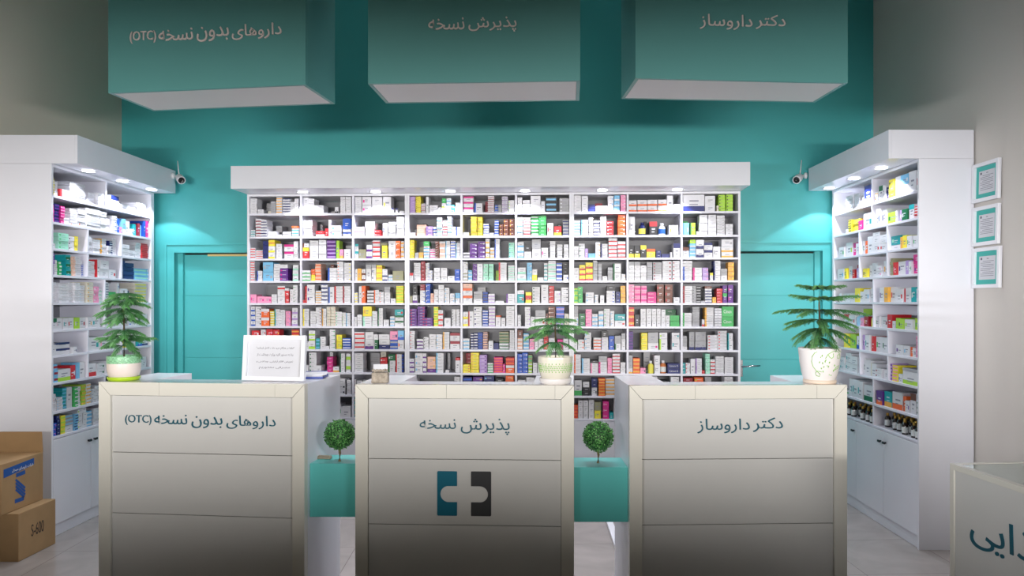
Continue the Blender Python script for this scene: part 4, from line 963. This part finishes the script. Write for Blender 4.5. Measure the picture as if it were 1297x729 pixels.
root=empty('framed_notice',((fa.x+fb.x)/2,(fa.y+fb.y)/2,CT+0.0035),fr.a); root.rotation_euler=(R(-5),0,fr.a); tag(root,'white framed notice with lines of small writing standing on the counter','framed notice')
hh=0.232
picture_frame('framed_notice',root,wd,hh,0.022,0.021,'paper')
boxp('paper_sheet','paper',root,-wd/2+0.03,wd/2-0.03,0.0150,0.0160,0.03,hh-0.03,0)
boxp('glass_pane','clear_glass',root,-wd/2+0.022,wd/2-0.022,0.006,0.008,0.022,hh-0.022,0) if False else None
lines=[('"لطفا در هنگام خرید دقت کامل فرمایید"',0.162,-0.105,0.105),('بنا به دستور اکید وزارت بهداشت از',0.128,-0.100,0.100),('تعویض اقلام آرایشی، بهداشتی و',0.093,-0.100,0.100),('مصرفی معذوریم',0.062,-0.085,0.085)]
ws=[]
for t,z,a,b in lines:
    ws.append((shape(t),a,b,z-0.004,z+0.012))
words_mesh(ws,'notice_text','ink',root,0.0149,0.0002)
MB().tube([(0,0.024,0.16),(0,0.085,0.004)],0.004,8).out('stand_strut','frame_white',root)
# books beside it
p=W(398,476,3.93); 
r_=empty('notebook',(p.x,3.95,CT+0.0008),R(6)); tag(r_,'blue notebook lying on the counter behind the framed notice','book')
MB().quadbox(-0.075,0.055,-0.085,0.085,0,0.012,0.002).out('cover','book_blue',r_); MB().quadbox(-0.072,0.052,-0.082,0.087,0.0125,0.018,0.001).out('pages','paper',r_)
r_=empty('paper_pad',(p.x+0.0,3.955,CT+0.0195),R(14)); tag(r_,'loose white paper pad lying on top of the blue notebook','paper')
MB().quadbox(-0.06,0.06,-0.08,0.08,0,0.006,0.001).out('pad_block','paper',r_); MB().quadbox(-0.06,0.06,0.062,0.0805,0.0062,0.0085,0.001).out('pad_binding','book_blue',r_)
# card holder on the middle counter
p=W(478.5,486,3.64)
r_=empty('card_holder',(p.x,3.70,CT+0.0006),R(3)); tag(r_,'textured stone-like card holder with white cards on the middle counter','card holder')
b=MB(); b.quadbox(-0.041,0.041,-0.028,0.028,0,0.052,0.005); 
bmesh.ops.subdivide_edges(b.bm,edges=b.bm.edges[:],cuts=3,use_grid_fill=True)
for v in b.bm.verts: v.co+=Vector((noise.noise(v.co*60),noise.noise(v.co*70+Vector((5,1,2))),0))*0.0025
b.out('woven_base','woven_stone',r_)
MB().quadbox(-0.036,0.036,0.004,0.016,0.0525,0.092,0.001).out('white_card_stack','paper',r_)
b=MB()
rr=random.Random(2)
for i in range(9):
    x=-0.034+i*0.0085; b.lathe([(0,0),(0.006,0.002),(0.007,0.008),(0.004,0.013),(0,0.015)],8,c=(x,-0.010+rr.uniform(-.004,.004),0.053+rr.uniform(-.001,.003)))
b.out('pebble_trim','woven_stone',r_)
# ---------------------------------------------------------------- certificates on the right wall
cert=[((1230.5,209.5,258),(1266,198,250.5),'topmost framed certificate with teal mat on the white side wall'),((1231.5,263.7,312.4),(1265.5,255.6,307.7),'middle framed certificate with teal mat on the white side wall'),((1232.5,315,365),(1267,311,364),'lowest framed certificate with teal mat on the white side wall')]
for (pa,ta,ba),(pb,tb,bb),lab in cert:
    xw=XR-0.006; da=xw*F/(pa-CX); db=(xw-0.012)*F/(pb-CX)
    da=min(da,4.598); za=(H-(ta-CY)*da/F,H-(ba-CY)*da/F); h=za[0]-za[1]
    w=da-db; zb=(H-(tb-CY)*db/F)
    root=empty('framed_certificate',(xw-0.024,(da+db)/2,za[1]),R(-90)); tag(root,lab,'framed certificate')
    root.rotation_euler=(R(-1.2),0,R(-90))
    picture_frame('c',root,w,h,0.02,0.022,'mat_teal')
    boxp('certificate_paper','paper',root,-w*0.30,w*0.30,0.0140,0.0155,h*0.21,h*0.79,0)
    b=MB()
    for i in range(9):
        z=h*(0.66-0.045*i); b.quadbox(-w*0.24+ (0.02 if i%3==0 else 0),w*0.24-(0.03 if i%4==1 else 0),0.0134,0.01395,z,z+0.0022)
    b.quadbox(-w*0.25,-w*0.19,0.0134,0.01395,h*0.70,h*0.755); b.quadbox(-w*0.02,w*0.05,0.0134,0.01395,h*0.72,h*0.735)
    b.out('certificate_print','ink',root)
# ---------------------------------------------------------------- security cameras
def seccam(base,tip,label,mirror):
    root=empty('security_camera',base); tag(root,label,'camera','security cameras at the pelmet ends')
    t=Vector(tip)-Vector(base)
    s=-1 if mirror else 1
    MB().lathe([(0,0),(0.026,0),(0.026,0.012),(0.012,0.02),(0,0.02)],20).out('mount_plate','camera_plastic',root)
    m=[o for o in root.children if o.name.startswith('mount_plate')][0]; m.rotation_euler=(0,R(90*s),0)
    j=Vector((0.065*s,-0.01,-0.02))
    MB().tube([(0.015*s,0,0),(0.045*s,-0.005,-0.002),j],0.007,10).out('bracket_arm','camera_plastic',root)
    d=Vector((0.55*s,-0.75,-0.38)).normalized(); a=j-d*0.035; b_=j+d*0.075
    rot=d.to_track_quat('Z','Y').to_matrix().to_4x4()
    body=MB().lathe([(0,0),(0.020,0),(0.029,0.008),(0.032,0.03),(0.033,0.10),(0.030,0.108),(0.026,0.108),(0.026,0.102),(0,0.102)],28).out('camera_body','camera_plastic',root)
    body.matrix_local=Matrix.Translation(a)@rot
    lens=MB().lathe([(0,0.1025),(0.0255,0.1025),(0.0255,0.106),(0.013,0.107),(0.011,0.104),(0,0.105)],28).out('lens_face','lens_glass',body)
    b=MB(); b.tube([a+Vector((0,0,0.02)),a+Vector((-0.005*s,0,0.06)),a+Vector((-0.012*s,0,0.135))],[0.0055,0.0045,0.004],8); b.out('antenna','camera_plastic',root)
p=LF.w(LF.u(195)+0.02,-0.17,2.56); seccam((p.x+0.0,p.y-0.05,2.60),(0,0,0),'white bullet camera at the end of the pelmet on the cardboard box side',False)
p=GF.w(0,-0.19,2.56); seccam((p.x-0.0,p.y+0.05,2.585),(0,0,0),'white bullet camera at the end of the pelmet on the certificate side',True)
# ---------------------------------------------------------------- cardboard cartons
def carton(name,x0,x1,y0,y1,z0,z1,label,lean=0):
    root=empty(name,((x0+x1)/2,(y0+y1)/2,z0),lean); tag(root,label,'cardboard box','cardboard boxes against the side shelving')
    w,d,h=(x1-x0)/2,(y1-y0)/2,z1-z0
    boxp('carton_body','cardboard',root,-w,w,-d,d,0,h,0.003)
    return root,w,d,h
cx0,cx1,cy0,cy1=-3.47,-3.075,4.39,4.73
r_,w,d,h=carton('cardboard_box',cx0,cx1,cy0,cy1,0.0008,0.288,'lower cardboard box marked S-600 on the floor, under another box')
MB().quadbox(-0.03,0.03,-d-0.001,-d-0.0002,h-0.07,h+0.0009,0).out('packing_tape','cardboard_tape',r_)
MB().quadbox(-0.03,0.03,-d-0.001,d,h+0.0002,h+0.0010,0).out('packing_tape','cardboard_tape',r_)
def side_text(root,txt,w,y0,y1,z0,z1,m,name,off=0.0006):
    e=words_mesh([(txt,0,y1-y0,0,z1-z0)],name,m,root,0,0.0003)
    e.rotation_euler=(0,0,R(90)); e.location=(w+off,y0,z0); return e
def sy(px,X): return X*F/(px-CX)      # depth on the plane x=X
yA,yB=sy(39.5,cx1),sy(55.5,cx1); ym=(cy0+cy1)/2
e=side_text(r_,'S-600',w,yA-ym,yB-ym,H-(679.5-CY)*yA/F,H-(667-CY)*yA/F+0.012,'print_dark','marking_text')
r2,w2,d2,h2=carton('cardboard_box',-3.49,-3.145,4.345,4.715,0.2895,0.592,'upper cardboard box with the blue striped mark and an open flap')
f_=MB().quadbox(-w2,w2,0,0.004,0,0.132,0.001).out('open_flap','cardboard',r2); f_.location=(0,d2-0.004,h2); f_.rotation_euler=(R(4),0,0)
X2=-3.145; ym2=(4.345+4.715)/2
def pt(px,py):  # crop 4 (0..130,530..720, 3.84) point on the plane x=X2 -> local y,z
    x=px/3.84; y=530+py/3.84; dd=sy(x,X2); return dd-ym2, H-(y-CY)*dd/F-0.2895
b=MB()
q=[pt(17,290),pt(165,222),pt(165,190),pt(17,248)]
b.prism([(a,c) for a,c in q],w2+0.0002,w2+0.0012,'x'); o=b.out('printed_band','print_blue',r2); o['label']='blue printed band along the top of the side'
ya,za=pt(60,268); yb,zb=pt(160,225)
side_text(r2,shape('شرکت داروسازی سبحان'),w2,pt(58,0)[0],pt(160,0)[0],pt(60,262)[1],pt(60,262)[1]+0.022,'print_white','band_text',0.0016)
# striped S-shaped mark
b=MB()
for (xa,ya_,xb,yb_,ww) in [(78,276,122,258,22),(76,296,122,336,12),(76,312,122,352,12),(76,328,122,368,12),(76,344,118,380,12),(72,402,116,386,22)]:
    a=Vector(pt(xa,ya_)); c=Vector(pt(xb,yb_)); t=(c-a).normalized(); n=Vector((-t.y,t.x))*ww*0.00055
    b.prism([tuple(a-n),tuple(c-n),tuple(c+n),tuple(a+n)],w2+0.0002,w2+0.0012,'x')
o=b.out('striped_mark','print_blue',r2); o['label']='blue striped mark shaped like a letter S'
# ---------------------------------------------------------------- glass-topped display counter
pa=P2(1203,2.52); pb=P2(1297,2.186)
ang=math.atan2(pa[1]-pb[1],pa[0]-pb[0])   # towards the far corner
fd=Frame(pa[0],pa[1],ang+math.pi)   # x runs towards the camera
n=Vector((-math.sin(ang+math.pi),math.cos(ang+math.pi)))
root=empty('display_counter',(pa[0],pa[1],0),ang+math.pi); tag(root,'white glass-topped display counter lettered in petrol blue at the frame edge','display counter')
Ld,Wd2=1.5,0.62; ZD=1.0
boxp('front_panel','panel_laminate',root,0.022,Ld,0.004,0.022,0.0,ZD-0.02,0.001)
boxp('corner_post','cream_laminate',root,0.0,0.021,0.0,0.022,0.0,ZD,0.001)
boxp('front_rim','cream_laminate',root,0.0215,Ld,0.0,0.022,ZD-0.0195,ZD,0.001)
boxp('end_panel','panel_laminate',root,0,0.02,0.0225,Wd2,0,ZD-0.02,0.001)
boxp('end_rim','cream_laminate',root,0,0.02,0.0225,Wd2,ZD-0.0195,ZD,0.001)
boxp('rear_panel','panel_laminate',root,0.0205,Ld,Wd2-0.02,Wd2,0,ZD,0.001)
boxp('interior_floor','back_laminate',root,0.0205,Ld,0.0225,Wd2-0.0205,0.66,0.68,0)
boxp('glass_top','clear_glass',root,0.0215,Ld,0.0225,Wd2-0.0205,ZD-0.008,ZD-0.001,0)
g_=boxp('glass_shelf','clear_glass',root,0.03,Ld,0.03,Wd2-0.03,0.84,0.848,0)
boxp('shelf_edge_strip','glass_edge',root,0.03,Ld,0.0295,0.036,0.8385,0.8495,0)
k=4.585; zz=lambda px,py:fd.z(px,py)
pxa=lambda x:1180+x/k
uL_=fd.u(pxa(220)); uAl=fd.u(pxa(372)); 
me_w=[(shape('غذایی'),uL_,uL_+(uAl-uL_)*3.05,fd.z(pxa(330),570+600/k),fd.z(pxa(372),570+395/k))]
o=words_mesh(me_w,'lettering','lettering_petrol',root,0.0038,0.0015); o['label']='large petrol blue lettering'
# ---------------------------------------------------------------- lights, world, camera
def area(name,loc,rot,sx,sy_,e,col,spread=180):
    l=bpy.data.lights.new(name,'AREA'); l.shape='RECTANGLE'; l.size=sx; l.size_y=sy_; l.energy=e; l.color=col; l.spread=R(spread)
    o=bpy.data.objects.new(name,l); COL.objects.link(o); o.location=loc; o.rotation_euler=rot; return o
area('shopfront_light',(-0.3,-1.2,BZ),(R(90),0,0),6.0,0.15,BAND,(1.0,0.965,0.92),SPREAD)  # added unseen strip behind the camera, narrowed to light a bright middle band
area('track_light',(1.3,-0.6,1.7),(R(90),0,R(42)),3.0,0.15,CROSS,(0.93,0.94,1.0),XSPREAD)  # added unseen fill, turned to brighten side shelving and counter sides
area('track_light',(-1.9,-0.6,1.7),(R(90),0,R(-42)),3.0,0.15,CROSS,(0.93,0.94,1.0),XSPREAD)  # second added fill, turned towards the opposite side
area('room_light',(-0.3,4.35,4.2),(0,0,0),4.6,0.2,TOPFILL,(0.95,0.96,1.0),60)  # added unseen overhead fill that brightens the counter tops
w=bpy.data.worlds.new('world'); S.world=w; w.use_nodes=True
w.node_tree.nodes['Background'].inputs[0].default_value=(1.0,0.95,0.88,1); w.node_tree.nodes['Background'].inputs[1].default_value=AMB
cd=bpy.data.cameras.new('camera'); cam=bpy.data.objects.new('camera',cd); COL.objects.link(cam); S.camera=cam
cam.location=(0,0,H); cam.rotation_euler=(R(90),0,0)
cd.sensor_width=36; cd.lens=36*F/1297.0; cd.shift_x=(648.5-CX)/1297.0; cd.shift_y=(CY-364.5)/1297.0; cd.clip_start=0.05
S.view_settings.view_transform='Standard'; S.view_settings.look='None'; S.view_settings.gamma=1; S.view_settings.use_curve_mapping=False
S.view_settings.exposure=EXPO
